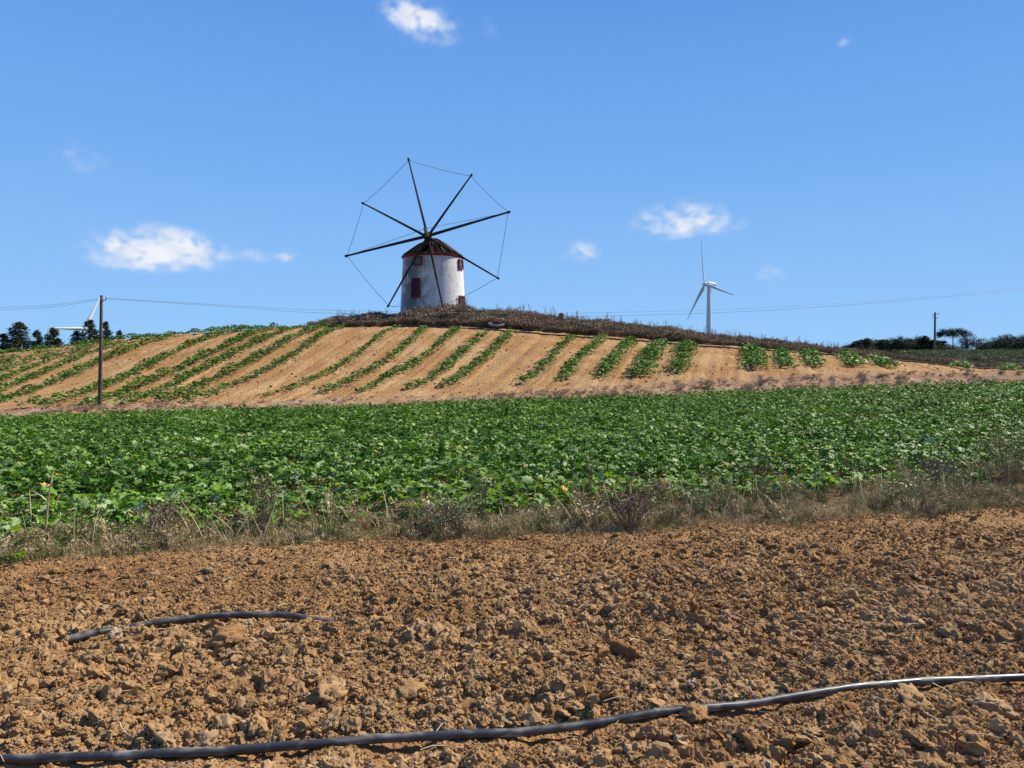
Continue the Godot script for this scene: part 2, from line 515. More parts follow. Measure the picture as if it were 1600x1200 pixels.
# ------------------------------------------------------------------ ground
func make_ground():
	var ang := []
	var a := -PI
	while a < PI - 1e-4:
		ang.append(a)
		a += deg_to_rad(0.17) if absf(a + 1e-6) < 0.62 else deg_to_rad(4.0)
	ang.append(PI)
	var rad := [0.01, 1.5, 3.0, 4.5, 5.5]
	var r := 6.0
	while r < 32.0:
		rad.append(r); r += 0.5
	while r < 90.0:
		rad.append(r); r += 0.3
	while r < 3000.0:
		rad.append(r); r *= 1.06
	rad.append(3200.0)
	var na := ang.size()
	var nr := rad.size()
	var v := PackedVector3Array()
	var c := PackedColorArray()
	v.resize(na * nr); c.resize(na * nr)
	var rough := noise(101, 0.9, 3)
	var broad := noise(102, 0.09, 4)
	var rut := noise(103, 1.0, 2)
	var clump := noise(104, 0.5, 3)
	for j in nr:
		for i in na:
			var x: float = rad[j] * sin(ang[i])
			var z: float = -rad[j] * cos(ang[i])
			var d := -z
			var y := height(x, z)
			var n1 := rough.get_noise_2d(x, z)
			var n2 := broad.get_noise_2d(x, z)
			var col := Color(0.30, 0.21, 0.115)
			var es := edge_soil(x)
			if d < es + 0.8 and d > -4.0 and absf(x) < 12.0:
				y -= 0.16
			elif d > es and d > 5.0:
				var u := x / d
				var fe := field_end(x, d)
				var te := tilled_edge(u)
				if d < fe:
					col = Color(0.22, 0.135, 0.07)
				elif d < te + 0.5 + n1 * 0.25:
					# tilled rows fan slowly from left to right
					var dir := interp([-26.0, -8.0, 2.0, 12.0, 25.0], [0.0, 0.16, 0.27, 0.3, 0.34], x - (d - 40.0) * 0.15)
					var across := x - (d - 40.0) * dir
					var rn := rut.get_noise_2d(across * 1.35, (d - 40.0) * 0.035)
					var rn2 := rut.get_noise_2d(across * 0.5 + 50.0, (d - 40.0) * 0.05)
					y += 0.075 * rn + 0.03 * n1
					col = Color(0.42, 0.235, 0.095).lerp(Color(0.50, 0.31, 0.145), clampf(0.5 + rn2 * 0.9 + n2 * 0.5, 0, 1))
					var track := rut.get_noise_2d(across * 3.0 + 20.0, (d - 40.0) * 0.02)
					y -= 0.05 * smoothstep(0.3, 0.5, track)
					col = col.lerp(Color(0.33, 0.165, 0.07), clampf(rn * 0.5, 0, 0.2) + 0.25 * smoothstep(0.3, 0.5, track))
					var pt := clump.get_noise_2d(x * 0.8 + 30.0, z * 0.5)
					col = col.lerp(Color(0.54, 0.36, 0.19), clampf(pt * 1.3, 0, 0.5)).lerp(Color(0.34, 0.18, 0.08), clampf(-pt * 1.1, 0, 0.35))
					var bank: float = smoothstep(fe + 4.2 + n1, fe + 2.6 + n1, d)
					var dryb := clampf(0.5 + clump.get_noise_2d(x, z * 2.0) * 1.6, 0, 1)
					col = col.lerp(Color(0.36, 0.20, 0.115).lerp(Color(0.40, 0.29, 0.19), dryb), bank)
					y += bank * 0.14 * clump.get_noise_2d(x * 2.0, z * 2.0)
				elif d < 130.0:
					y += 0.12 * n1
					col = Color(0.13, 0.095, 0.055).lerp(Color(0.20, 0.15, 0.08), clampf(0.5 + n2, 0, 1))
					if u > 0.5 or d > 85.0: col = col.lerp(Color(0.13, 0.145, 0.06), 0.7)
				else:
					col = Color(0.10, 0.12, 0.05).lerp(Color(0.18, 0.16, 0.08), clampf(0.4 + n2 * 0.8, 0, 1))
			var k := j * na + i
			v[k] = Vector3(x, y, z)
			c[k] = col
	var idx := PackedInt32Array()
	for j in nr - 1:
		for i in na - 1:
			var p := j * na + i
			idx.append_array(PackedInt32Array([p, p + na, p + na + 1, p, p + na + 1, p + 1]))
	put("ground", grid_mesh(v, c, idx), M.land).set_meta("kind", "structure")

func grid_mesh(v: PackedVector3Array, c: PackedColorArray, idx: PackedInt32Array) -> ArrayMesh:
	var arr := []
	arr.resize(Mesh.ARRAY_MAX)
	arr[Mesh.ARRAY_VERTEX] = v
	arr[Mesh.ARRAY_COLOR] = c
	arr[Mesh.ARRAY_INDEX] = idx
	var m := ArrayMesh.new()
	m.add_surface_from_arrays(Mesh.PRIMITIVE_TRIANGLES, arr)
	var st := SurfaceTool.new()
	st.create_from(m, 0)
	st.generate_normals()
	return st.commit()

var lump := noise(111, 1.6, 3)
var cell: FastNoiseLite
var cell2: FastNoiseLite
var crumb := noise(114, 26.0, 2)

func soil_y(x: float, z: float) -> float:
	var c1 := -cell.get_noise_2d(x, z)         # domes of clods
	var c2 := -cell2.get_noise_2d(x, z)
	var e := edge_soil(x)
	var rise := smoothstep(e + 0.7, e - 0.3, -z)
	var rough: float = 0.62 + 0.40 * lump.get_noise_2d(x * 0.4 + 9.0, z * 0.4) + 0.40 * lump.get_noise_2d(x * 0.12 + 5.0, (z + 0.25 * x) * 0.7)
	rough *= lerp(0.38, 1.0, smoothstep(e - 0.2, e - 2.8, -z))
	var pa := pipe_at(PIPE1, x)
	var pb := pipe_at(PIPE2, x)
	var bed := exp(-pow((-z - pa + 0.06) / 0.16, 2.0))      # soil pressed down along the pipes
	if pb > 0.0 and x < -1.1: bed = maxf(bed, exp(-pow((-z - pb + 0.07) / 0.18, 2.0)))
	rough *= 1.0 - 0.5 * bed
	return rise * (lump.get_noise_2d(x, z) * 0.045 + (c1 * 0.085 + c2 * 0.05) * rough + crumb.get_noise_2d(x, z) * 0.012) - (1.0 - rise) * 0.03

func make_soil():
	cell = noise(112, 8.0, 1, FastNoiseLite.TYPE_CELLULAR)
	cell.fractal_type = FastNoiseLite.FRACTAL_NONE
	cell.cellular_return_type = FastNoiseLite.RETURN_DISTANCE
	cell.domain_warp_enabled = true
	cell.domain_warp_amplitude = 0.05
	cell.domain_warp_frequency = 6.0
	cell2 = noise(113, 15.0, 1, FastNoiseLite.TYPE_CELLULAR)
	cell2.fractal_type = FastNoiseLite.FRACTAL_NONE
	cell2.cellular_return_type = FastNoiseLite.RETURN_DISTANCE
	var broad := noise(115, 0.5, 4)
	var xs := []
	var x := -12.0
	while x < 12.0:
		xs.append(x)
		x += 0.018 if absf(x) < 5.6 else 0.07
	var zs := []
	var d := -3.0
	while d < 11.4:
		zs.append(-d)
		d += 0.12 if d < 2.4 else (0.016 if d < 5.0 else 0.024)
	var nx := xs.size()
	var nz := zs.size()
	var v := PackedVector3Array()
	var c := PackedColorArray()
	v.resize(nx * nz); c.resize(nx * nz)
	for j in nz:
		for i in nx:
			var y := soil_y(xs[i], zs[j])
			v[j * nx + i] = Vector3(xs[i], y, zs[j])
			var t := clampf(0.5 + broad.get_noise_2d(xs[i], zs[j]) * 1.1, 0, 1)
			c[j * nx + i] = Color(0.36, 0.195, 0.083).lerp(Color(0.48, 0.29, 0.132), t)
	var idx := PackedInt32Array()
	for j in nz - 1:
		var e := -99.0
		for i in nx - 1:
			if -zs[j] > edge_soil(xs[i]) + 1.2: continue
			var p := j * nx + i
			idx.append_array(PackedInt32Array([p, p + nx, p + nx + 1, p, p + nx + 1, p + 1]))
	put("ploughed_soil", grid_mesh(v, c, idx), M.soil).set_meta("kind", "structure")

func clod_mesh(seed_: int, fine: bool) -> ArrayMesh:
	var r := RandomNumberGenerator.new()
	r.seed = seed_
	var planes := []
	for k in 9:
		var n := Vector3(r.randfn(), r.randfn(), r.randfn()).normalized()
		planes.append([n, r.randf_range(0.68, 1.05)])
	var nz := noise(seed_ + 500, 2.2, 3)
	var lat := 17 if fine else 9
	var lon := 26 if fine else 13
	var st := st_new()
	st.set_smooth_group(1 if fine else -1)
	var grid := []
	for i in lat + 1:
		var row := []
		for k in lon:
			var th := PI * i / lat
			var ph := TAU * (k + 0.5 * (i % 2)) / lon
			var dir := Vector3(sin(th) * cos(ph), cos(th), sin(th) * sin(ph))
			var rr := 1.25
			for p in planes:
				var q: float = dir.dot(p[0])
				if q > 0.05: rr = min(rr, p[1] / q)
			rr *= 1.0 + 0.5 * nz.get_noise_3dv(dir * 0.7) + 0.42 * nz.get_noise_3dv(dir * 1.9 + Vector3(9, 3, 5)) + (0.16 * nz.get_noise_3dv(dir * 4.5 + Vector3(2, 8, 1)) if fine else 0.0)
			row.append(dir * rr * Vector3(1, 0.78, 1))
		grid.append(row)
	for i in lat:
		for k in lon:
			var l := (k + 1) % lon
			if i % 2 == 0:
				tri(st, grid[i][k], grid[i + 1][k], grid[i][l])
				tri(st, grid[i][l], grid[i + 1][k], grid[i + 1][l])
			else:
				tri(st, grid[i][k], grid[i + 1][k], grid[i + 1][l])
				tri(st, grid[i][k], grid[i + 1][l], grid[i][l])
	return fin(st)

var PIPE1 := [Vector2(-6.5, 2.7), Vector2(-4.2, 2.93), Vector2(-2.9, 3.02), Vector2(-2.19, 3.05), Vector2(-1.55, 3.09), Vector2(-1.05, 3.14), Vector2(-0.54, 3.21), Vector2(0.0, 3.30), Vector2(0.58, 3.46), Vector2(1.04, 3.58), Vector2(1.55, 3.72), Vector2(2.09, 3.86), Vector2(2.62, 3.93), Vector2(2.96, 3.95), Vector2(4.2, 3.98), Vector2(5.6, 4.1), Vector2(7.5, 4.4)]
var PIPE2 := [Vector2(-2.53, 4.41), Vector2(-2.43, 4.50), Vector2(-2.30, 4.61), Vector2(-1.99, 4.79), Vector2(-1.62, 4.87), Vector2(-1.22, 4.90), Vector2(-0.9, 4.91)]

func pipe_at(p: Array, x: float) -> float:
	if x < p[0].x or x > p[-1].x: return -99.0
	for i in range(1, p.size()):
		if x <= p[i].x:
			return lerp(p[i - 1].y, p[i].y, (x - p[i - 1].x) / (p[i].x - p[i - 1].x))
	return -99.0

func clear_of_pipes(x: float, d: float, r: float) -> bool:
	var a := pipe_at(PIPE1, x)
	if d - a > -0.05 - r * 3.0 and d - a < 0.035 + r: return false
	var b := pipe_at(PIPE2, x)
	if d - b > -0.06 - r * 3.6 and d - b < 0.035 + r and x < -1.15: return false
	return true

func make_clods():
	rng.seed = 201
	var small := []
	for k in 8: small.append(clod_mesh(300 + k, false))
	var big := []
	for k in 10: big.append(clod_mesh(340 + k, true))
	var lists := []
	var cols := []
	for k in 8: lists.append([]); cols.append([])
	var grad := noise(205, 0.7, 3)
	var broad := noise(206, 0.5, 3)
	var ca := Color(0.41, 0.23, 0.098)
	var cb := Color(0.58, 0.375, 0.185)
	for k in 230000:
		var d := 2.2 + 8.0 * pow(rng.randf(), 1.25)
		var x := rng.randf_range(-1, 1) * (0.70 * d + 2.8)
		if d > edge_soil(x) + 0.25: continue
		var near_edge := smoothstep(edge_soil(x) - 2.8, edge_soil(x) - 0.3, d)
		var q := rng.randf()
		var r := 0.0045 + (0.020 + 0.012 * broad.get_noise_2d(x * 1.6 + 40.0, d * 1.6)) * pow(q, 3.0) * (1.0 - 0.55 * near_edge)
		if rng.randf() < 0.022 + 0.03 * broad.get_noise_2d(x * 1.6 + 40.0, d * 1.6): r = rng.randf_range(0.026, 0.042) * (1.0 - 0.4 * near_edge)
		if broad.get_noise_2d(x, d) * 0.6 + rng.randf() < 0.18 and r < 0.022: continue
		if not clear_of_pipes(x, d, r): continue
		var y := soil_y(x, -d) + r * rng.randf_range(0.05, 0.5)
		var v := rng.randi() % 8
		lists[v].append(xform(Vector3(x, y, -d), rng.randf() * TAU, rng.randf() * 1.4, rng.randf() * TAU, Vector3(r * rng.randf_range(0.8, 1.35), r * rng.randf_range(0.7, 1.1), r * rng.randf_range(0.8, 1.3))))
		var c := tint(ca, cb, clampf(rng.randf() * 0.75 + 0.2 - 0.3 * near_edge + grad.get_noise_2d(x, d) * 0.7, 0, 1), 0.16)
		if rng.randf() < 0.012: c = Color(0.60, 0.44, 0.26)
		cols[v].append(c)
	for k in 95000:        # the finest crumbs, near the camera
		var d := 2.4 + 3.6 * pow(rng.randf(), 1.3)
		var x := rng.randf_range(-1, 1) * (0.7 * d + 1.6)
		if not clear_of_pipes(x, d, 0.0): continue
		var r := rng.randf_range(0.0028, 0.0075)
		var v := rng.randi() % 8
		lists[v].append(xform(Vector3(x, soil_y(x, -d) + r * 0.6, -d), rng.randf() * TAU, rng.randf() * 1.4, rng.randf() * TAU, Vector3(r * rng.randf_range(0.8, 1.5), r, r)))
		cols[v].append(tint(ca, cb, rng.randf(), 0.16))
	var root := base("loose_soil")
	tag(root, "loose crumbs and small lumps of brown soil covering the ploughed ground", "soil", "", "stuff")
	for v in 8:
		tag(multi("crumbs", small[v], M.clod, lists[v], cols[v], root), "", "", "", "stuff")
	# scraps of straw ploughed in
	var bits := []
	var bc := []
	var bst := st_new()
	tube(bst, [Vector3(-0.5, 0, 0), Vector3(0, 0.06, 0.05), Vector3(0.5, 0, 0)], [0.02, 0.022, 0.015], 4)
	for k in 260:
		var d := 2.6 + 5.5 * pow(rng.randf(), 1.2)
		var x := rng.randf_range(-1, 1) * 0.7 * d
		if d > edge_soil(x): continue
		bits.append(xform(Vector3(x, soil_y(x, -d) + 0.02, -d), rng.randf() * TAU, rng.randf() * 0.6, rng.randf() * TAU, Vector3.ONE * rng.randf_range(0.04, 0.13)))
		bc.append(tint(Color(0.45, 0.36, 0.22), Color(0.62, 0.52, 0.34), rng.randf()))
	tag(multi("straw_bits", fin(bst), M.dry, bits, bc, root), "", "", "", "stuff")
	# clods and stones on the tilled slope
	var hc := []
	var hcc := []
	for k in 5200:
		var u := rng.randf_range(-0.72, 0.7)
		var d := rng.randf_range(36.5, 60.0)
		if d > tilled_edge(u) or grad.get_noise_2d(u * d * 0.4, d * 0.4) + rng.randf() < 0.35: continue
		var r := 0.015 + 0.04 * pow(rng.randf(), 3.0)
		hc.append(xform(on_ground(u * d, d, r * 0.3), rng.randf() * TAU, rng.randf(), rng.randf() * TAU, Vector3(r * 1.3, r, r * 1.2)))
		hcc.append(tint(Color(0.38, 0.21, 0.09), Color(0.60, 0.42, 0.24), rng.randf()))
	var slope := base("slope_clods")
	tag(slope, "scattered clods and stones on the sandy tilled slope of the hill", "soil", "", "stuff")
	tag(multi("crumbs", small[0], M.clod, hc, hcc, slope), "", "", "", "stuff")
	# lumps that stand out
	var special := [
		[0.62, 4.22, 0.062, 3, "dark rounded soil clod standing alone above the middle of the long pipe"],
		[-0.86, 3.62, 0.070, 2, "large pale flat-topped soil clod above the left half of the long pipe"],
		[-0.50, 3.66, 0.064, 0, "big broken soil clod right of the pale flat-topped clod, with a dark hollow"],
		[2.20, 3.56, 0.058, 4, "upright smooth tan clod below the right end of the long pipe"],
		[1.86, 3.58, 0.066, 2, "wide pointed clod lying below the long pipe, left of the upright tan clod"],
		[-1.58, 4.28, 0.075, 1, "dark pointed clod in front of the short pipe's middle"],
		[0.82, 3.45, 0.046, 1, "small dark clod leaning against the front of the long pipe"],
		[2.42, 4.65, 0.055, 4, "pale stone-like clod near the right edge above the long pipe"]]
	for s in special:
		var o := put("soil_clod", big[rng.randi() % 10], M["clod%d" % s[3]])
		o.transform = xform(Vector3(s[0], soil_y(s[0], -s[1]) + s[2] * 0.35, -s[1]), rng.randf() * TAU, rng.randf() * 0.5, rng.randf() * TAU, Vector3(s[2] * 1.15, s[2] * 0.85, s[2]))
		tag(o, s[4], "clod")
	var n := 0
	while n < 290:
		var d := 2.75 + 4.2 * pow(rng.randf(), 1.6)
		var x := rng.randf_range(-1, 1) * (0.66 * d)
		if d > edge_soil(x) - 0.4: continue
		var r := rng.randf_range(0.022, 0.038) * (1.0 + 0.35 * pow(rng.randf(), 4.0))
		if not clear_of_pipes(x, d, r * 1.1): continue
		var o := put("soil_clod", big[rng.randi() % 10], M["clod%d" % [0, 1, 2, 0, 1, 2, 3, 0, 4][rng.randi() % 9]])
		o.transform = xform(Vector3(x, soil_y(x, -d) + r * rng.randf_range(0.1, 0.45), -d), rng.randf() * TAU, rng.randf() * 1.0, rng.randf() * TAU, Vector3(r * rng.randf_range(0.9, 1.4), r * rng.randf_range(0.7, 1.0), r * rng.randf_range(0.8, 1.2)))
		tag(o, "fist-sized brown soil clod among many alike on the ploughed ground", "clod", "larger clods on the ploughed soil")
		n += 1

func laid(pts: Array, up: float) -> Array:
	var top := []
	for p in pts:
		var m := -1.0
		for k in 5: m = maxf(m, soil_y(p.x + (k - 2) * 0.05, p.z))
		top.append(m)
	var out := []
	for i in pts.size():
		var s := 0.0
		var n := 0
		for k in range(max(0, i - 4), min(pts.size(), i + 5)):
			s += top[k]; n += 1
		out.append(Vector3(pts[i].x, s / n + up, pts[i].z))
	return out

func make_pipes():
	var p1 := []
	for q in PIPE1: p1.append(Vector3(q.x, 0.052 + 0.012 * sin(q.x * 2.3), -q.y))
	p1 = spline(p1, 8)
	p1 = laid(p1, 0.012)
	var st := st_new()
	tube(st, p1, filled(p1.size(), 0.0195), 14)
	var a := put("irrigation_pipe", fin(st), M.pipe)
	tag(a, "long black plastic irrigation pipe crossing the whole ploughed foreground", "pipe")
	var p2 := []
	var hs := [0.062, 0.062, 0.06, 0.052, 0.045, 0.022, -0.035]
	for i in PIPE2.size(): p2.append(Vector3(PIPE2[i].x, hs[i], -PIPE2[i].y))
	p2 = spline(p2, 8)
	var sunk := laid(p2, 0.015)
	for i in p2.size(): p2[i].y = sunk[i].y - 0.085 * smoothstep(-1.5, -0.85, p2[i].x)
	st = st_new()
	tube(st, p2, filled(p2.size(), 0.0195), 14)
	var b := put("irrigation_pipe", fin(st), M.pipe)
	tag(b, "short black plastic pipe with an open coupled end, half sunk in soil", "pipe")
	st = st_new()
	var e0: Vector3 = p2[0]
	var dir := (Vector3(p2[8]) - e0).normalized()
	tube(st, [e0 - dir * 0.015, e0 + dir * 0.02, e0 + dir * 0.13, e0 + dir * 0.14], [0.021, 0.022, 0.022, 0.0205], 14)
	put("coupler", fin(st), M.pipe, b)
	st = st_new()
	tube(st, [e0 + dir * 0.135, e0 + dir * 0.15], [0.0235, 0.0235], 14)
	put("clamp_ring", fin(st), M.rubber, b)
	var hose := []
	for q in [[-9.0, 58.2], [-6.67, 57.7], [-4.72, 57.1], [0.0, 55.85], [4.53, 54.8], [8.87, 53.7], [12.95, 52.2], [16.93, 51.2], [20.89, 50.5], [24.69, 49.7], [28.0, 48.6], [31.0, 47.4]]:
		hose.append(on_ground(q[0], q[1], 0.05))
	hose = spline(hose, 6)
	for i in hose.size(): hose[i] = on_ground(hose[i].x, -hose[i].z, 0.055 + 0.02 * sin(i * 1.7))
	st = st_new()
	tube(st, hose, filled(hose.size(), 0.055), 8)
	tag(put("irrigation_pipe", fin(st), M.rubber), "dark pipe running along the brush at the top of the tilled hill", "pipe")

# ------------------------------------------------------------------ pumpkins
func leaf_mesh(seed_: int, stalk := true) -> ArrayMesh:
	var r := RandomNumberGenerator.new()
	r.seed = seed_
	var st := st_new()
	st.set_smooth_group(1)
	var n := 15
	var rim := []
	var mid := []
	for k in n:
		var a := lerpf(-PI + 0.22, PI - 0.22, float(k) / (n - 1))
		var lobe := 0.80 + 0.20 * cos(a * 5.0) + r.randf_range(-0.06, 0.06)
		if absf(a) > 2.6: lobe *= 0.85
		var h := 0.16 + r.randf_range(-0.16, 0.12) - 0.12 * cos(a * 5.0)
		var dir := Vector3(sin(a), 0, cos(a))
		rim.append(dir * lobe + Vector3(0, h * 1.2 - 0.10, 0))
		mid.append(dir * lobe * 0.55 + Vector3(0, 0.13 + r.randf_range(-0.04, 0.04), 0))
	var c := Vector3(0, -0.02, -0.12)
	for k in n - 1:
		tri(st, c, mid[k], mid[k + 1])
		quad(st, mid[k], rim[k], rim[k + 1], mid[k + 1])
	if stalk:
		var e := Vector3(r.randf_range(-0.5, 0.5), -2.2, -0.6)
		quad(st, c + Vector3(-0.05, 0, 0), c + Vector3(0.05, 0, 0), e + Vector3(0.07, 0, 0), e + Vector3(-0.07, 0, 0))
		quad(st, c + Vector3(0, 0, -0.05), c + Vector3(0, 0, 0.05), e + Vector3(0, 0, 0.07), e + Vector3(0, 0, -0.07))
	return fin(st)

var canopy := noise(401, 0.8, 3)
var canopy2 := noise(402, 3.2, 2)
var gapn := noise(403, 0.22, 2)

func gap_at(x: float, d: float) -> float:     # 1 in the furrow between two crop rows
	var v := d - 0.25 * x + 0.35 * canopy.get_noise_2d(x * 0.35, d * 0.35)
	var q := fposmod(v - 19.5 + 1.6, 3.2) - 1.6
	var open: float = clampf(0.68 + 1.1 * gapn.get_noise_2d(x, d) + (0.9 * smoothstep(6.5, 9.5, x) if absf(v - 19.5) < 1.2 else 0.0), 0, 1)
	return exp(-pow(q / (0.32 + 0.14 * open), 2.0)) * open

func canopy_y(x: float, d: float) -> float:
	var e: float = smoothstep(0.0, 0.9, d - edge_crop(x))
	return (0.31 + 0.20 * canopy.get_noise_2d(x * 0.8, d * 1.3) + 0.10 * canopy2.get_noise_2d(x, d)) * (1.0 - 0.8 * gap_at(x, d)) * (0.55 + 0.45 * e)

func leaf_colour(t: float, pale := 0.16) -> Color:
	var q := rng.randf()
	if q < 0.84 - pale: return tint(Color(0.040, 0.105, 0.007), Color(0.095, 0.20, 0.014), t, 0.4)
	if q < 0.84: return tint(Color(0.15, 0.23, 0.06), Color(0.28, 0.36, 0.16), t, 0.25)
	if q < 0.995: return tint(Color(0.10, 0.205, 0.02), Color(0.16, 0.26, 0.03), t, 0.15)
	return Color(0.32, 0.27, 0.08)

func make_field():
	rng.seed = 411
	var var_n := 6
	var meshes := []
	for k in var_n: meshes.append(leaf_mesh(420 + k))
	var root := base("pumpkin_crop")
	tag(root, "dense green field of broad-leaved pumpkin plants between the ploughed soil and hill", "crop", "", "stuff")
	var lists := []
	var cols := []
	for k in var_n: lists.append([]); cols.append([])
	var single := 0
	var patch := noise(404, 0.3, 3)
	var d := 6.4
	while d < 36.0:
		var step := 0.5
		var dens: float = lerp(260.0, 135.0, smoothstep(9.0, 26.0, d))
		var half := d * 0.78 + 2.0
		var count := int(2.0 * half * step * dens)
		for k in count:
			var x := rng.randf_range(-half, half)
			var dd := d + rng.randf() * step
			var ec := edge_crop(x)
			if dd < ec + rng.randf_range(-0.15, 0.5) or dd > field_end(x, dd) + 0.3: continue
			var g := gap_at(x, dd)
			if rng.randf() < g * 0.97: continue
			var s := rng.randf_range(0.036, 0.072)
			if rng.randf() < 0.08: s *= 1.2
			var depth := pow(rng.randf(), 1.7)
			var y := height(x, -dd) + canopy_y(x, dd) * (1.0 - 0.8 * depth)
			var t := xform(Vector3(x, y, -dd), rng.randf() * TAU, absf(rng.randfn(0.0, 0.6)), rng.randf() * TAU, Vector3(s * rng.randf_range(0.85, 1.15), s, s * rng.randf_range(0.85, 1.15)))
			var v := rng.randi() % var_n
			var pt := clampf(0.5 + patch.get_noise_2d(x, dd) * 1.2, 0, 1)
			if single < 300 and dd < ec + 1.5 and s > 0.062 and depth < 0.3 and absf(x) < dd * 0.67:
				var o := put("leaf", meshes[v], M["leaf%d" % [0, 1, 2, 2, 1, 3, 0][rng.randi() % 7]], root)
				o.transform = t
				single += 1
			else:
				lists[v].append(t)
				cols[v].append(leaf_colour(pt, lerpf(0.34, 0.14, smoothstep(10.0, 22.0, dd))))
		d += step
	for v in var_n:
		tag(multi("foliage", meshes[v], M.leaf, lists[v], cols[v], root), "", "", "", "stuff")
	# a few open blossoms
	var st := st_new()
	for k in 5:
		var a := TAU * k / 5
		var p := Vector3(cos(a), 0.55, sin(a))
		var l := Vector3(cos(a - 0.55) * 0.55, 0.35, sin(a - 0.55) * 0.55)
		var q := Vector3(cos(a + 0.55) * 0.55, 0.35, sin(a + 0.55) * 0.55)
		quad(st, Vector3(0, -0.3, 0), l, p, q)
	var bl := fin(st)
	for q in [[-5.8, 9.9], [-4.9, 8.1], [-4.4, 15.5], [1.9, 9.6], [17.0, 30.0], [14.5, 24.5], [0.6, 8.95], [-7.4, 24.0]]:
		var o := put("blossom", bl, M.blossom, root)
		o.transform = xform(on_ground(q[0], q[1], canopy_y(q[0], q[1]) + 0.05), rng.randf() * TAU, rng.randf() * 0.8, rng.randf() * TAU, Vector3.ONE * 0.06)

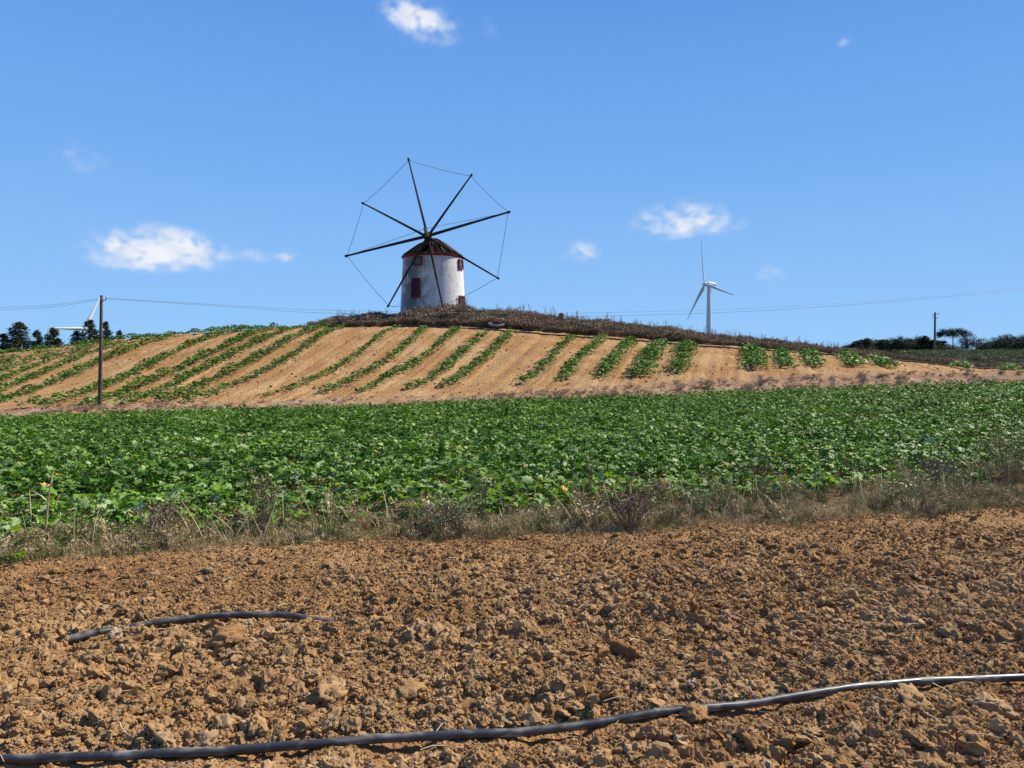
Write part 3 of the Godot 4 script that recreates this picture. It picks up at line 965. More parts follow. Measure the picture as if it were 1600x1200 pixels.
func make_rows():
	rng.seed = 451
	# points along each row (x, distance), half-width, leaf cover, label
	var rows := [
		[[[-38.5, 55.8], [-37.4, 56.5], [-35.0, 57.4], [-30.9, 58.2], [-26.6, 59.2], [-22.1, 60.0], [-19.1, 60.9]], 0.75, 1.0, "pumpkin row along the skyline of the hill's left shoulder"],
		[[[-34.4, 50.0], [-34.0, 51.5], [-33.5, 53.7], [-32.6, 55.6]], 0.42, 1.0, "short pumpkin row at the far left edge, below the skyline row"],
		[[[-31.8, 46.6], [-31.8, 48.0], [-32.1, 51.4], [-31.7, 54.0], [-30.6, 56.2]], 0.42, 1.0, "pumpkin row second from the left edge below the skyline row"],
		[[[-29.3, 43.0], [-29.6, 44.6], [-30.1, 47.3], [-30.5, 51.9], [-30.3, 54.3], [-29.6, 57.0]], 0.45, 1.0, "pumpkin row third from the left edge, ending left of the utility pole"],
		[[[-27.3, 40.0], [-27.7, 42.6], [-28.3, 47.3], [-28.6, 51.0], [-28.3, 54.1], [-27.2, 57.3], [-25.9, 59.0]], 0.48, 1.0, "pumpkin row fourth from the left edge, passing behind the utility pole"],
		[[[-25.1, 36.8], [-25.3, 38.1], [-25.6, 41.3], [-25.9, 45.0], [-26.1, 48.0], [-26.1, 50.6], [-25.9, 54.9], [-25.4, 58.0]], 0.55, 1.0, "pumpkin row just left of the bare sandy lane behind the utility pole"],
		[[[-22.5, 35.8], [-22.3, 40.2], [-22.1, 42.7], [-22.0, 45.1], [-22.0, 49.4], [-21.9, 53.0], [-21.7, 56.1], [-21.1, 58.6], [-20.5, 61.0]], 0.52, 1.2, "pumpkin row just right of the bare sandy lane behind the utility pole"],
		[[[-20.2, 36.2], [-20.1, 38.9], [-20.0, 42.4], [-19.6, 47.6], [-19.2, 51.4], [-19.0, 54.4], [-18.8, 57.1], [-18.3, 60.2]], 0.52, 1.2, "second pumpkin row right of the bare sandy lane by the pole"],
		[[[-18.5, 36.6], [-18.4, 39.5], [-18.3, 43.8], [-18.0, 46.9], [-17.7, 50.4], [-17.4, 52.6], [-16.9, 56.4], [-16.3, 60.0]], 0.52, 1.2, "third pumpkin row right of the bare sandy lane by the pole"],
		[[[-17.0, 37.2], [-16.8, 39.9], [-16.5, 43.3], [-15.9, 47.8], [-15.5, 50.6], [-15.3, 53.3], [-14.8, 56.5], [-14.3, 59.6]], 0.48, 1.1, "fourth pumpkin row right of the bare sandy lane by the pole"],
		[[[-15.7, 37.0], [-15.0, 41.7], [-14.5, 43.5], [-14.0, 46.1], [-13.7, 48.8], [-13.5, 52.4], [-13.2, 57.3], [-12.9, 59.6]], 0.42, 0.9, "thin pumpkin row left of the wide bare strip under the brush's left end"],
		[[[-12.4, 38.1], [-11.5, 40.6], [-10.4, 44.7], [-9.8, 47.5], [-9.5, 50.8], [-9.1, 55.0], [-8.5, 57.8]], 0.36, 0.75, "sparse pumpkin row below the mill's left side, first right of the wide bare strip"],
		[[[-9.6, 38.8], [-9.0, 41.3], [-8.2, 44.3], [-7.4, 47.6], [-6.9, 50.9], [-6.3, 57.1]], 0.38, 0.85, "pumpkin row climbing straight towards the mill door, second after the wide strip"],
		[[[-7.7, 39.0], [-7.0, 42.2], [-6.1, 45.2], [-5.2, 48.8], [-4.6, 52.3], [-3.9, 56.7]], 0.45, 1.0, "pumpkin row ending at the brush between the mill and the tyre"],
		[[[-5.3, 39.7], [-4.4, 42.5], [-3.5, 46.6], [-2.7, 50.4], [-1.7, 55.4]], 0.45, 1.05, "pumpkin row ending just below the old tyre"],
		[[[-3.6, 40.1], [-2.7, 43.5], [-1.6, 47.3], [-0.1, 54.9]], 0.42, 1.0, "pumpkin row ending right of the old tyre, left of the rutted bare strip"],
		[[[0.4, 40.2], [1.9, 44.8], [3.1, 49.8], [4.4, 54.6]], 0.38, 1.0, "narrow pumpkin row right of the rutted bare strip, below the wooden post"],
		[[[2.7, 40.6], [3.7, 45.3], [4.8, 48.6], [6.3, 53.8]], 0.48, 1.05, "second pumpkin row right of the rutted bare strip"],
		[[[4.5, 40.5], [5.8, 44.8], [7.0, 49.2], [8.2, 53.2]], 0.55, 1.15, "third pumpkin row right of the rutted bare strip"],
		[[[6.5, 40.2], [7.8, 44.3], [9.1, 49.3], [10.3, 52.6]], 0.82, 1.3, "widest pumpkin row, full and bushy, left of the wind turbine"],
		[[[8.5, 40.3], [9.6, 43.8], [11.1, 49.5], [12.1, 52.2]], 0.70, 1.25, "bushy pumpkin row under the wind turbine, left of a bare strip"],
		[[[12.9, 41.0], [14.2, 45.6], [15.7, 50.9]], 0.70, 1.25, "bushy pumpkin row right of the bare strip under the wind turbine"],
		[[[14.6, 41.3], [16.1, 46.2], [17.5, 50.4]], 0.62, 1.2, "short bushy pumpkin row second right of the turbine's bare strip"],
		[[[16.3, 41.4], [17.7, 45.8], [19.2, 49.9]], 0.68, 1.2, "short bushy pumpkin row third right of the turbine's bare strip"],
		[[[18.4, 41.4], [19.9, 45.6], [21.4, 49.6]], 0.66, 1.2, "short bushy pumpkin row fourth right of the turbine's bare strip"],
		[[[20.1, 41.2], [21.4, 45.0], [22.6, 48.6]], 0.60, 1.2, "last bushy pumpkin row before the bare slope on the right"],
		[[[25.2, 42.6], [26.4, 45.6], [27.6, 48.2]], 0.45, 1.0, "low patch of pumpkin plants on the bare slope right of the rows"],
		[[[26.4, 40.9], [28.0, 43.6], [30.0, 47.0]], 0.45, 0.9, "low patch of pumpkin plants at the far right end of the slope"]]
	var meshes := []
	for k in 4: meshes.append(leaf_mesh(470 + k, false))
	var thin := noise(481, 0.35, 2)
	var number := 0
	for r in rows:
		var pts := []
		for q in r[0]: pts.append(Vector3(q[0], 0, -q[1]))
		pts = spline(pts, 12)
		var lists := [[], []]
		var cols := [[], []]
		for i in pts.size() - 1:
			var a: Vector3 = pts[i]
			var b: Vector3 = pts[i + 1]
			var len := a.distance_to(b)
			var side := (b - a).normalized().cross(Vector3.UP)
			var n := int(len * r[1] * 2.0 * 78.0 * r[2])
			for k in n:
				var t := rng.randf()
				var p := a.lerp(b, t)
				var vig: float = clampf(0.80 + 0.9 * thin.get_noise_2d(p.x * 1.5 + number * 31.0, p.z * 1.5), 0.2, 1.25)
				var o := rng.randfn(0.0, 0.46)
				if absf(o) > 1.15 or rng.randf() > vig: continue
				p += side * o * r[1] * (0.6 + 0.5 * vig) * (1.0 + 0.45 * smoothstep(43.0, 37.5, -p.z) * (1.0 if (p.x < -15.0 and p.x > -23.5) else 0.0))
				var hh: float = 0.36 * r[2] * vig * (1.0 - 0.55 * o * o) * rng.randf_range(0.25, 1.0)
				var s := rng.randf_range(0.06, 0.12)
				var x := xform(on_ground(p.x, -p.z, hh + 0.05), rng.randf() * TAU, absf(rng.randfn(0.0, 0.5)), rng.randf() * TAU, Vector3.ONE * s)
				var v := rng.randi() % 2
				lists[v].append(x)
				var c := leaf_colour(rng.randf())
				cols[v].append(c)
		var root := base("pumpkin_row", on_ground(r[0][0][0], r[0][0][1]))
		tag(root, r[3], "crop row", "pumpkin rows on the hill")
		for v in 2:
			for i in lists[v].size(): lists[v][i].origin -= root.position
			tag(multi("foliage", meshes[(number + v * 2) % 4], M.leaf, lists[v], cols[v], root), "", "", "", "stuff")
		number += 1

# ------------------------------------------------------------------ dry growth
func blade(st: SurfaceTool, p: Vector3, dir: Vector3, h: float, w: float, bend: float):
	var side := dir.cross(Vector3.UP).normalized() * w
	var m := p + Vector3(0, h * 0.55, 0) + dir * bend * 0.35
	var t := p + Vector3(0, h, 0) + dir * bend
	quad(st, p - side, p + side, m + side * 0.8, m - side * 0.8)
	tri(st, m - side * 0.8, m + side * 0.8, t)

func tuft_mesh(seed_: int, n: int, h: float, spread: float, w: float) -> ArrayMesh:
	var r := RandomNumberGenerator.new()
	r.seed = seed_
	var st := st_new()
	st.set_smooth_group(-1)
	for k in n:
		var a := r.randf() * TAU
		var q := r.randf()
		var p := Vector3(cos(a), 0, sin(a)) * spread * 0.5 * q
		var b := a + r.randf_range(-0.8, 0.8)
		blade(st, p, Vector3(cos(b), 0, sin(b)), h * r.randf_range(0.4, 1.0), w * r.randf_range(0.6, 1.3), spread * r.randf_range(0.2, 1.1))
	return fin(st)

# a twiggy dead weed: forked stems with crumpled leaves and seed heads
func weed_mesh(seed_: int, h: float, w: float, stems: int, flakes: int, flake := 0.02, thick := 0.004) -> ArrayMesh:
	var r := RandomNumberGenerator.new()
	r.seed = seed_
	var st := st_new()
	var tips := []
	for k in stems:
		var a := r.randf() * TAU
		var lean := r.randf_range(0.15, 1.0) * w
		var top := Vector3(cos(a) * lean, h * r.randf_range(0.55, 1.0), sin(a) * lean)
		var mid := top * 0.5 + Vector3(r.randf_range(-0.1, 0.1) * w, h * 0.08, r.randf_range(-0.1, 0.1) * w)
		tube(st, [Vector3(cos(a), 0, sin(a)) * w * 0.08, mid, top], [thick, thick * 0.75, thick * 0.3], 3, -1)
		tips.append([mid, top])
		for j in 3:
			var f := mid.lerp(top, r.randf_range(0.0, 0.8))
			var e := f + Vector3(r.randf_range(-0.45, 0.45) * w, r.randf_range(0.05, 0.3) * h, r.randf_range(-0.45, 0.45) * w)
			tube(st, [f, e], [thick * 0.5, thick * 0.2], 3, -1)
			tips.append([f, e])
	st.set_smooth_group(-1)
	for k in flakes:
		var t: Array = tips[r.randi() % tips.size()]
		var p: Vector3 = Vector3(t[0]).lerp(t[1], r.randf_range(0.1, 1.0)) + Vector3(r.randfn(), r.randfn(), r.randfn()) * w * 0.07
		var u := Vector3(r.randfn(), r.randfn(), r.randfn()).normalized() * flake * r.randf_range(0.5, 1.4)
		var v := Vector3(r.randfn(), r.randfn(), r.randfn()).normalized() * flake * r.randf_range(0.4, 0.9)
		quad(st, p - u, p + v, p + u, p - v)
	return fin(st)

func make_verge():
	rng.seed = 501
	var tufts := []
	for k in 5: tufts.append(tuft_mesh(510 + k, 22, 1.0, 0.9, 0.02))
	var weeds := []
	for k in 5: weeds.append(weed_mesh(530 + k, 1.0, 0.42, 7, 46, 0.045, 0.011))
	var lists := []
	var cols := []
	for k in 10: lists.append([]); cols.append([])
	var pat := noise(541, 0.55, 3)
	for k in 14000:
		var x := rng.randf_range(-9, 11)
		var es := edge_soil(x)
		var ec := edge_crop(x)
		var t := rng.randf_range(-0.06, 1.3)
		if t > 1.0 and rng.randf() < 0.5: continue
		var d := lerpf(es, ec, t) + rng.randfn(0, 0.07)
		if d > 6.2 + 0.75 * absf(x) + 6.0: continue
		var n := pat.get_noise_2d(x * 1.3, d)
		if t < 0.1 and rng.randf() + n < 0.45: continue
		var kind := rng.randi() % 10
		var h: float = rng.randf_range(0.05, 0.15) * (1.0 + 1.0 * n)
		if kind >= 5: h *= 1.25
		if rng.randf() < 0.03: h *= 2.0
		if t < 0.15: h *= 0.65
		if t > 1.0: h *= 1.3
		var c: Color
		var q := rng.randf() + n * 0.5
		if q < 0.36: c = tint(Color(0.33, 0.25, 0.135), Color(0.47, 0.36, 0.19), rng.randf())
		elif q < 0.66: c = tint(Color(0.17, 0.17, 0.055), Color(0.10, 0.16, 0.04), rng.randf())
		elif q < 0.86: c = tint(Color(0.42, 0.33, 0.18), Color(0.60, 0.48, 0.27), rng.randf())
		else: c = tint(Color(0.16, 0.125, 0.07), Color(0.24, 0.18, 0.10), rng.randf())
		lists[kind].append(xform(Vector3(x, height(x, -d) - 0.03, -d), rng.randf() * TAU, rng.randf() * 0.35, rng.randf() * TAU, Vector3(h * rng.randf_range(0.8, 1.3), h, h * rng.randf_range(0.8, 1.3))))
		cols[kind].append(c)
	var root := base("dry_grass")
	tag(root, "strip of dry brown grass and weeds between ploughed soil and pumpkins", "grass", "", "stuff")
	for k in 10:
		tag(multi("tufts", tufts[k] if k < 5 else weeds[k - 5], M.dry, lists[k], cols[k], root), "", "", "", "stuff")
	# bent straw stems through the strip
	var straws := []
	var stints := []
	var sst := st_new()
	tube(sst, [Vector3.ZERO, Vector3(0.03, 0.5, 0), Vector3(0.10, 0.85, 0.02), Vector3(0.17, 1.1, 0.05)], [0.011, 0.010, 0.008, 0.003], 4)
	for k in 150:
		var x := rng.randf_range(-6.5, 8.5)
		var d := lerpf(edge_soil(x), edge_crop(x), rng.randf_range(0.05, 1.2))
		var h := rng.randf_range(0.15, 0.5)
		straws.append(xform(Vector3(x, height(x, -d) - 0.02, -d), rng.randf() * TAU, rng.randf() * 0.7, rng.randf() * TAU, Vector3(h, h, h)))
		stints.append(tint(Color(0.42, 0.34, 0.19), Color(0.60, 0.50, 0.30), rng.randf()))
	tag(multi("straws", fin(sst), M.dry, straws, stints, root), "", "", "", "stuff")
	# weeds that stand out, one by one: x, distance, height, spread, stems, flakes, colour, label
	var single := [
		[1.18, 7.75, 0.42, 0.30, 26, 420, Color(0.15, 0.10, 0.085), "rounded purplish-brown dead bush at the soil edge, right of the middle"],
		[-0.62, 7.6, 0.36, 0.30, 22, 380, Color(0.19, 0.17, 0.11), "grey-brown dry bush at the soil edge, left of the middle"],
		[0.80, 7.9, 0.78, 0.12, 5, 70, Color(0.22, 0.17, 0.09), "tall slender dry weed rising left of the purplish bush"],
		[-2.45, 7.65, 0.62, 0.26, 14, 260, Color(0.22, 0.17, 0.10), "tall brown weed clump rising before the pumpkins, left of centre"],
		[-0.30, 8.3, 0.60, 0.20, 10, 160, Color(0.22, 0.18, 0.09), "loose brown weed in front of the pale pumpkin leaves near the middle"],
		[-3.30, 7.3, 0.40, 0.30, 18, 300, Color(0.20, 0.155, 0.10), "low brown bush in the verge below the utility pole"],
		[7.05, 10.9, 0.85, 0.55, 34, 620, Color(0.22, 0.17, 0.085), "large rounded dry bush at the right end of the verge"],
		[5.75, 10.4, 0.50, 0.40, 22, 380, Color(0.17, 0.115, 0.095), "low purplish dry bush left of the large bush at the verge's right end"],
		[2.85, 9.1, 0.80, 0.22, 9, 170, Color(0.17, 0.14, 0.08), "tall dark weed standing before pumpkins, right of the purplish bush"],
		[4.15, 9.7, 0.62, 0.10, 4, 50, Color(0.19, 0.16, 0.08), "thin upright weed alone in the right half of the verge"],
		[2.05, 8.4, 0.34, 0.26, 14, 260, Color(0.14, 0.17, 0.08), "low green-grey weed at the soil edge, right of the purplish bush"]]
	var i := 0
	for s in single:
		var o := put("dry_weed", weed_mesh(560 + i, s[2], s[3], s[4], s[5], 0.016, 0.0045), tinted_dry(s[6]))
		o.position = on_ground(s[0], s[1], -0.02)
		tag(o, s[7], "weed")
		i += 1
	# pale broken cane at the left
	var cane := base("cane_stalk", on_ground(-4.28, 7.05, -0.02))
	tag(cane, "tall pale dry cane standing before the pumpkins near the left edge", "weed")
	var st := st_new()
	tube(st, [Vector3(0, 0, 0), Vector3(0.02, 0.22, 0), Vector3(0.05, 0.45, 0.01), Vector3(0.09, 0.66, 0.02)], [0.011, 0.010, 0.008, 0.003], 6)
	put("stem", fin(st), tinted_dry(Color(0.36, 0.27, 0.16)), cane)
	var straw := tinted_dry(Color(0.40, 0.33, 0.2))
	for q in [[Vector3(0.05, 0.42, 0.01), Vector3(-1, 0, 0.1), 0.12, 0.16], [Vector3(0.02, 0.2, 0.0), Vector3(-0.8, 0, 0.4), 0.2, 0.26], [Vector3(0.08, 0.6, 0.01), Vector3(0.7, 0, 0.2), 0.14, 0.06]]:
		st = st_new()
		blade(st, q[0], q[1], q[2], 0.012, q[3])
		put("leaf", fin(st), straw, cane)
	var wl := base("green_weed", Vector3(-4.05, 0.02, -6.28))
	tag(wl, "small dark green weed at the soil edge by the left border", "weed")
	for k in 7:
		var l := put("leaf", leaf_mesh(590 + k, false), M["leaf0"], wl)
		l.transform = xform(Vector3(rng.randf_range(-0.1, 0.1), rng.randf_range(0.03, 0.1), rng.randf_range(-0.06, 0.06)), rng.randf() * TAU, rng.randf() * 0.9, rng.randf() * TAU, Vector3.ONE * 0.036)

func tinted_dry(c: Color) -> StandardMaterial3D:
	var m: StandardMaterial3D = M.dry.duplicate()
	m.vertex_color_use_as_albedo = false
	m.albedo_color = c.linear_to_srgb()
	return m

func make_brush():
	rng.seed = 601
	var weeds := []
	for k in 5: weeds.append(weed_mesh(610 + k, 1.0, 0.75, 12, 150, 0.075, 0.014))
	var wisps := []
	for k in 3: wisps.append(weed_mesh(630 + k, 1.0, 0.22, 5, 26, 0.03, 0.010))
	var lists := []
	var cols := []
	for k in 8: lists.append([]); cols.append([])
	var pat := noise(641, 0.25, 3)
	for k in 9000:
		var u := rng.randf_range(-0.262, 0.78)
		var te := tilled_edge(u)
		var d := te + 0.9 + 15.5 * pow(rng.randf(), 1.3)
		if u > 0.42: d = te + 0.9 + 26.0 * pow(rng.randf(), 1.5)
		var x := u * d
		var mill := Vector2(x + 6.94, d - 68.0).length()
		if mill < 3.2: continue
		var n := pat.get_noise_2d(x, d)
		var h: float = rng.randf_range(0.35, 0.65) * (1.0 + 0.6 * n)
		h *= clampf((u + 0.275) / 0.05, 0.5, 1.0)
		if x > -8.2 and x < -3.5 and d > 60.0 and d < 66.0: h *= 1.45
		h *= lerpf(1.0, 0.6, smoothstep(0.1, 0.5, u))
		if x <= -8.0 and x > -11.0 and d > 60.0: h *= 0.6
		var kind := rng.randi() % 5
		var c := tint(Color(0.14, 0.096, 0.064), Color(0.33, 0.23, 0.145), clampf(rng.randf() + n * 0.5, 0, 1), 0.2)
		if u > 0.45 and d > 56.0 and rng.randf() < 0.65: c = tint(Color(0.06, 0.085, 0.03), Color(0.12, 0.14, 0.06), rng.randf())
		elif rng.randf() < 0.08: c = tint(Color(0.11, 0.12, 0.05), Color(0.16, 0.15, 0.06), rng.randf())
		elif rng.randf() < 0.06: c = tint(Color(0.22, 0.15, 0.09), Color(0.26, 0.19, 0.11), rng.randf())
		var wd: float = h * rng.randf_range(0.9, 1.5)
		if rng.randf() < 0.16:
			kind = 5 + rng.randi() % 3
			h *= rng.randf_range(1.4, 2.3)
			wd = h * 0.7
		lists[kind].append(xform(on_ground(x, d, -0.05), rng.randf() * TAU, rng.randf() * 0.25, rng.randf() * TAU, Vector3(wd, h, wd)))
		cols[kind].append(c)
	var root := base("brush")
	tag(root, "band of dark brown dead brush covering the hilltop round the mill", "brush", "", "stuff")
	for k in 8:
		tag(multi("scrub", weeds[k] if k < 5 else wisps[k - 5], M.dry, lists[k], cols[k], root), "", "", "", "stuff")
	# green scrub beyond the brush on the right
	var l3 := []
	var c3 := []
	for k in 5: l3.append([]); c3.append([])
	for k in 2600:
		var u := rng.randf_range(0.50, 0.80)
		var d := 62.0 + 130.0 * pow(rng.randf(), 1.3)
		var h := rng.randf_range(0.3, 0.75)
		var kind := rng.randi() % 5
		l3[kind].append(xform(on_ground(u * d, d, -0.1), rng.randf() * TAU, rng.randf() * 0.2, rng.randf() * TAU, Vector3(h * 1.5, h, h * 1.5)))
		c3[kind].append(tint(Color(0.07, 0.10, 0.035), Color(0.20, 0.22, 0.10), pow(rng.randf(), 1.3), 0.2))
	var green := base("green_scrub")
	tag(green, "low green scrub between the brush and the distant trees on the right", "scrub", "", "stuff")
	for k in 5: tag(multi("scrub", weeds[k], M.dry, l3[k], c3[k], green), "", "", "", "stuff")
	# dry weeds on the bank at the end of the pumpkin field
	var l2 := []
	var c2 := []
	for k in 5: l2.append([]); c2.append([])
	for k in 1900:
		var u := rng.randf_range(-0.62, 0.75)
		if u < -0.02 and not (u > -0.61 and u < -0.44) and rng.randf() < 0.75: continue
		var d := field_end(u, 1.0) + rng.randf_range(0.3, 3.4)
		var x := u * d
		var n := pat.get_noise_2d(x * 2.0, d * 2.0)
		if n + rng.randf() * 0.6 < 0.36: continue
		var h: float = rng.randf_range(0.08, 0.24) * (1.0 + 0.5 * n)
		var kind := rng.randi() % 5
		l2[kind].append(xform(on_ground(x, d, -0.02), rng.randf() * TAU, rng.randf() * 0.4, rng.randf() * TAU, Vector3(h * 1.3, h, h * 1.3)))
		c2[kind].append(tint(Color(0.26, 0.18, 0.11), Color(0.48, 0.36, 0.22), rng.randf()))
	var bank := base("bank_weeds")
	tag(bank, "dry brown weeds on the low bank between pumpkin field and hill", "weeds", "", "stuff")
	for k in 5: tag(multi("scrub", weeds[k], M.dry, l2[k], c2[k], bank), "", "", "", "stuff")

# ------------------------------------------------------------------ windmill
func ring_point(r: float, a: float, y: float) -> Vector3:   # a = 0 faces the field, positive to the right
	return Vector3(sin(a) * r, y, cos(a) * r)

func make_windmill():
	var pos := Vector3(-6.937, 6.42, -68.0)
	var mill := base("windmill", pos)
	tag(mill, "old whitewashed round windmill with bare eight-armed sail frame on the hilltop", "windmill")
	var rb := 2.88
	var rt := 2.60
	var hw := 5.06
	# wall with openings left in it is closed behind by the joinery, so the wall is one shell
	var st := st_new()
	st.set_smooth_group(1)
	var n := 72
	var rows := 14
	for j in rows:
		for i in n:
			var q := []
			for e in [[0, 0], [1, 0], [1, 1], [0, 1]]:
				var a: float = TAU * (i + e[0]) / n - PI
				var t: float = float(j + e[1]) / rows
				q.append([ring_point(lerp(rb, rt, t), a, -0.4 + (hw + 0.4) * t), Vector2(float(i + e[0]) / n, 1.0 - t)])
			for k in [0, 2, 1, 0, 3, 2]:
				st.set_uv(q[k][1])
				st.add_vertex(q[k][0])
	st.generate_normals()
	st.generate_tangents()
	put("wall", st.commit(), M.limewash, mill)
	# painted cornice
	st = st_new()
	var prof := [Vector2(rt - 0.05, hw - 0.10), Vector2(rt + 0.05, hw - 0.08), Vector2(rt + 0.11, hw), Vector2(rt + 0.13, hw + 0.10), Vector2(rt + 0.02, hw + 0.13), Vector2(0.4, hw + 0.14)]
	st.set_smooth_group(-1)
	for k in prof.size() - 1:
		for i in n:
			var a0 := TAU * i / n
			var a1 := TAU * (i + 1) / n
			quad(st, ring_point(prof[k].x, a0, prof[k].y), ring_point(prof[k + 1].x, a0, prof[k + 1].y), ring_point(prof[k + 1].x, a1, prof[k + 1].y), ring_point(prof[k].x, a1, prof[k].y))
	put("cornice", fin(st), M.red, mill)
	# roof of tarred boards with battens, ragged at the right
	rng.seed = 711
	var roof := Node3D.new()
	roof.name = "roof"
	mill.add_child(roof)
	var r0 := rt + 0.06
	var r1 := 0.72
	var y0 := hw + 0.12
	var y1 := hw + 1.50
	var np := 26
	for i in np:
		st = st_new()
		st.set_smooth_group(-1)
		var a0 := TAU * (i + 0.03) / np
		var a1 := TAU * (i + 0.97) / np
		var lift := rng.randf_range(0.0, 0.05)
		var p := [ring_point(r0 + rng.randf_range(-0.05, 0.05), a0, y0 + lift), ring_point(r1, a0, y1 + lift), ring_point(r1, a1, y1 + lift), ring_point(r0 + rng.randf_range(-0.05, 0.05), a1, y0 + lift)]
		var pi := []
		for v in p: pi.append(v - Vector3(v.x * 0.02, 0.05, v.z * 0.02))
		quad(st, p[0], p[1], p[2], p[3])
		quad(st, pi[0], pi[3], pi[2], pi[1])
		for k in 4: quad(st, p[k], pi[k], pi[(k + 1) % 4], p[(k + 1) % 4])
		put("plank", fin(st), M.tar if rng.randf() < 0.6 else M.tar2, roof)
	for i in np:
		if i % 2 == 1 and rng.randf() < 0.4: continue
		st = st_new()
		var a := TAU * i / np
		var top := lerpf(0.0, 0.35, rng.randf())
		tube(st, [ring_point(r0 - 0.03, a, y0 + 0.07), ring_point(lerp(r1, r0, 0.5), a, (y0 + y1) * 0.5 + 0.085), ring_point(lerp(r1, r0, top), a + rng.randf_range(-0.03, 0.03), lerp(y1, y0, top) + 0.08)], [0.045, 0.045, 0.04], 5, -1)
		put("batten", fin(st), M.pale_wood if (sin(a) > 0.25 and rng.randf() < 0.75) else M.tar2, roof)
	st = st_new()
	var cap := [Vector2(r1 + 0.05, y1 - 0.02), Vector2(r1 + 0.03, y1 + 0.06), Vector2(r1 * 0.7, y1 + 0.2), Vector2(0.02, y1 + 0.27)]
	for k in cap.size() - 1:
		for i in 24:
			var a0 := TAU * i / 24
			var a1 := TAU * (i + 1) / 24
			quad(st, ring_point(cap[k].x, a0, cap[k].y), ring_point(cap[k + 1].x, a0, cap[k + 1].y), ring_point(cap[k + 1].x, a1, cap[k + 1].y), ring_point(cap[k].x, a1, cap[k].y))
	put("roof_cap", fin(st), M.tar, roof)
	# joinery: angle, foot height, width, height
	joinery(mill, "hatch", deg_to_rad(-25.5), 1.35, 0.86, 1.72, "dark red loading hatch high on the shaded side")
	joinery(mill, "window", deg_to_rad(-22.5), 4.12, 0.80, 0.78, "")
	joinery(mill, "window", deg_to_rad(70.0), 4.00, 0.86, 0.84, "")
	joinery(mill, "door", deg_to_rad(69.0), -0.3, 0.98, 1.98, "red ground door on the sunlit side")
	# windshaft, mast and sail arms
	var hub := Vector3(-0.062, 6.31, 3.7)
	var ax := Vector3(-0.02, 0.10, 0.995).normalized()
	var rx := Vector3.UP.cross(ax).normalized()
	var uy := ax.cross(rx)
	st = st_new()
	tube(st, [hub - ax * 4.4, hub - ax * 0.5, hub - ax * 0.4, hub + ax * 0.4, hub + ax * 0.45], [0.26, 0.26, 0.34, 0.33, 0.2], 12, -1)
	put("windshaft", fin(st), M.wood, mill)
	var tip := hub + Vector3(0.08, 0.16, 2.9)
	st = st_new()
	tube(st, [hub, hub.lerp(tip, 0.5), tip], [0.16, 0.13, 0.10], 8)
	put("mast", fin(st), M.pale_wood, mill)
	var arms := [[-14.2, 6.87], [34.6, 6.39], [72.9, 7.10], [120.8, 6.87], [167.3, 6.05], [-151.2, 6.67], [-103.3, 6.97], [-62.1, 6.20]]
	var ends := []
	for i in 8:
		var a := deg_to_rad(arms[i][0])
		var dir := rx * sin(a) + uy * cos(a)
		var off: Vector3 = ax * [-0.22, 0.0, 0.22, -0.05][i % 4]
		var e: Vector3 = hub + dir * arms[i][1]
		ends.append(e)
		var thick: float = 0.135 if i % 4 == 2 else 0.108
		st = st_new()
		var bow := ax * 0.05
		tube(st, [hub + off - dir * 0.25, hub + off + dir * 0.5, hub + off * 0.5 + dir * arms[i][1] * 0.5 + bow, e], [thick * 1.05, thick, thick * 0.8, thick * 0.55], 8)
		put("sail_arm", fin(st), M.arm, mill)
		st = st_new()
		tube(st, [e - dir * 0.18, e - dir * 0.16, e + dir * 0.05, e + dir * 0.08], [thick * 0.6, thick * 0.8, thick * 0.8, thick * 0.4], 8, -1)
		put("arm_tip", fin(st), M.tar, mill)
	for i in 8:
		var e0: Vector3 = ends[i] - (ends[i] - hub).normalized() * 0.12
		var e1: Vector3 = ends[(i + 1) % 8] - (ends[(i + 1) % 8] - hub).normalized() * 0.12
		st = st_new()
		if i == 4:      # this rope has parted: a short end hangs from the low left arm
			tube(st, [e1, e1 + Vector3(0.5, -0.12, 0), e1 + Vector3(0.9, -0.04, 0.05)], [0.02, 0.02, 0.02], 5)
		else:
			var m := (e0 + e1) * 0.5 + Vector3(0, -0.12, 0)
			tube(st, [e0, e0.lerp(m, 0.5) + Vector3(0, -0.03, 0), m, m.lerp(e1, 0.5) + Vector3(0, -0.03, 0), e1], filled(5, 0.019), 5)
		put("rope", fin(st), M.rope, mill)
	for i in [2, 6, 0]:
		st = st_new()
		tube(st, [tip - ax * 0.1, ends[i] - (ends[i] - hub).normalized() * 0.3], [0.017, 0.017], 5)
		put("stay_rope", fin(st), M.rope, mill)

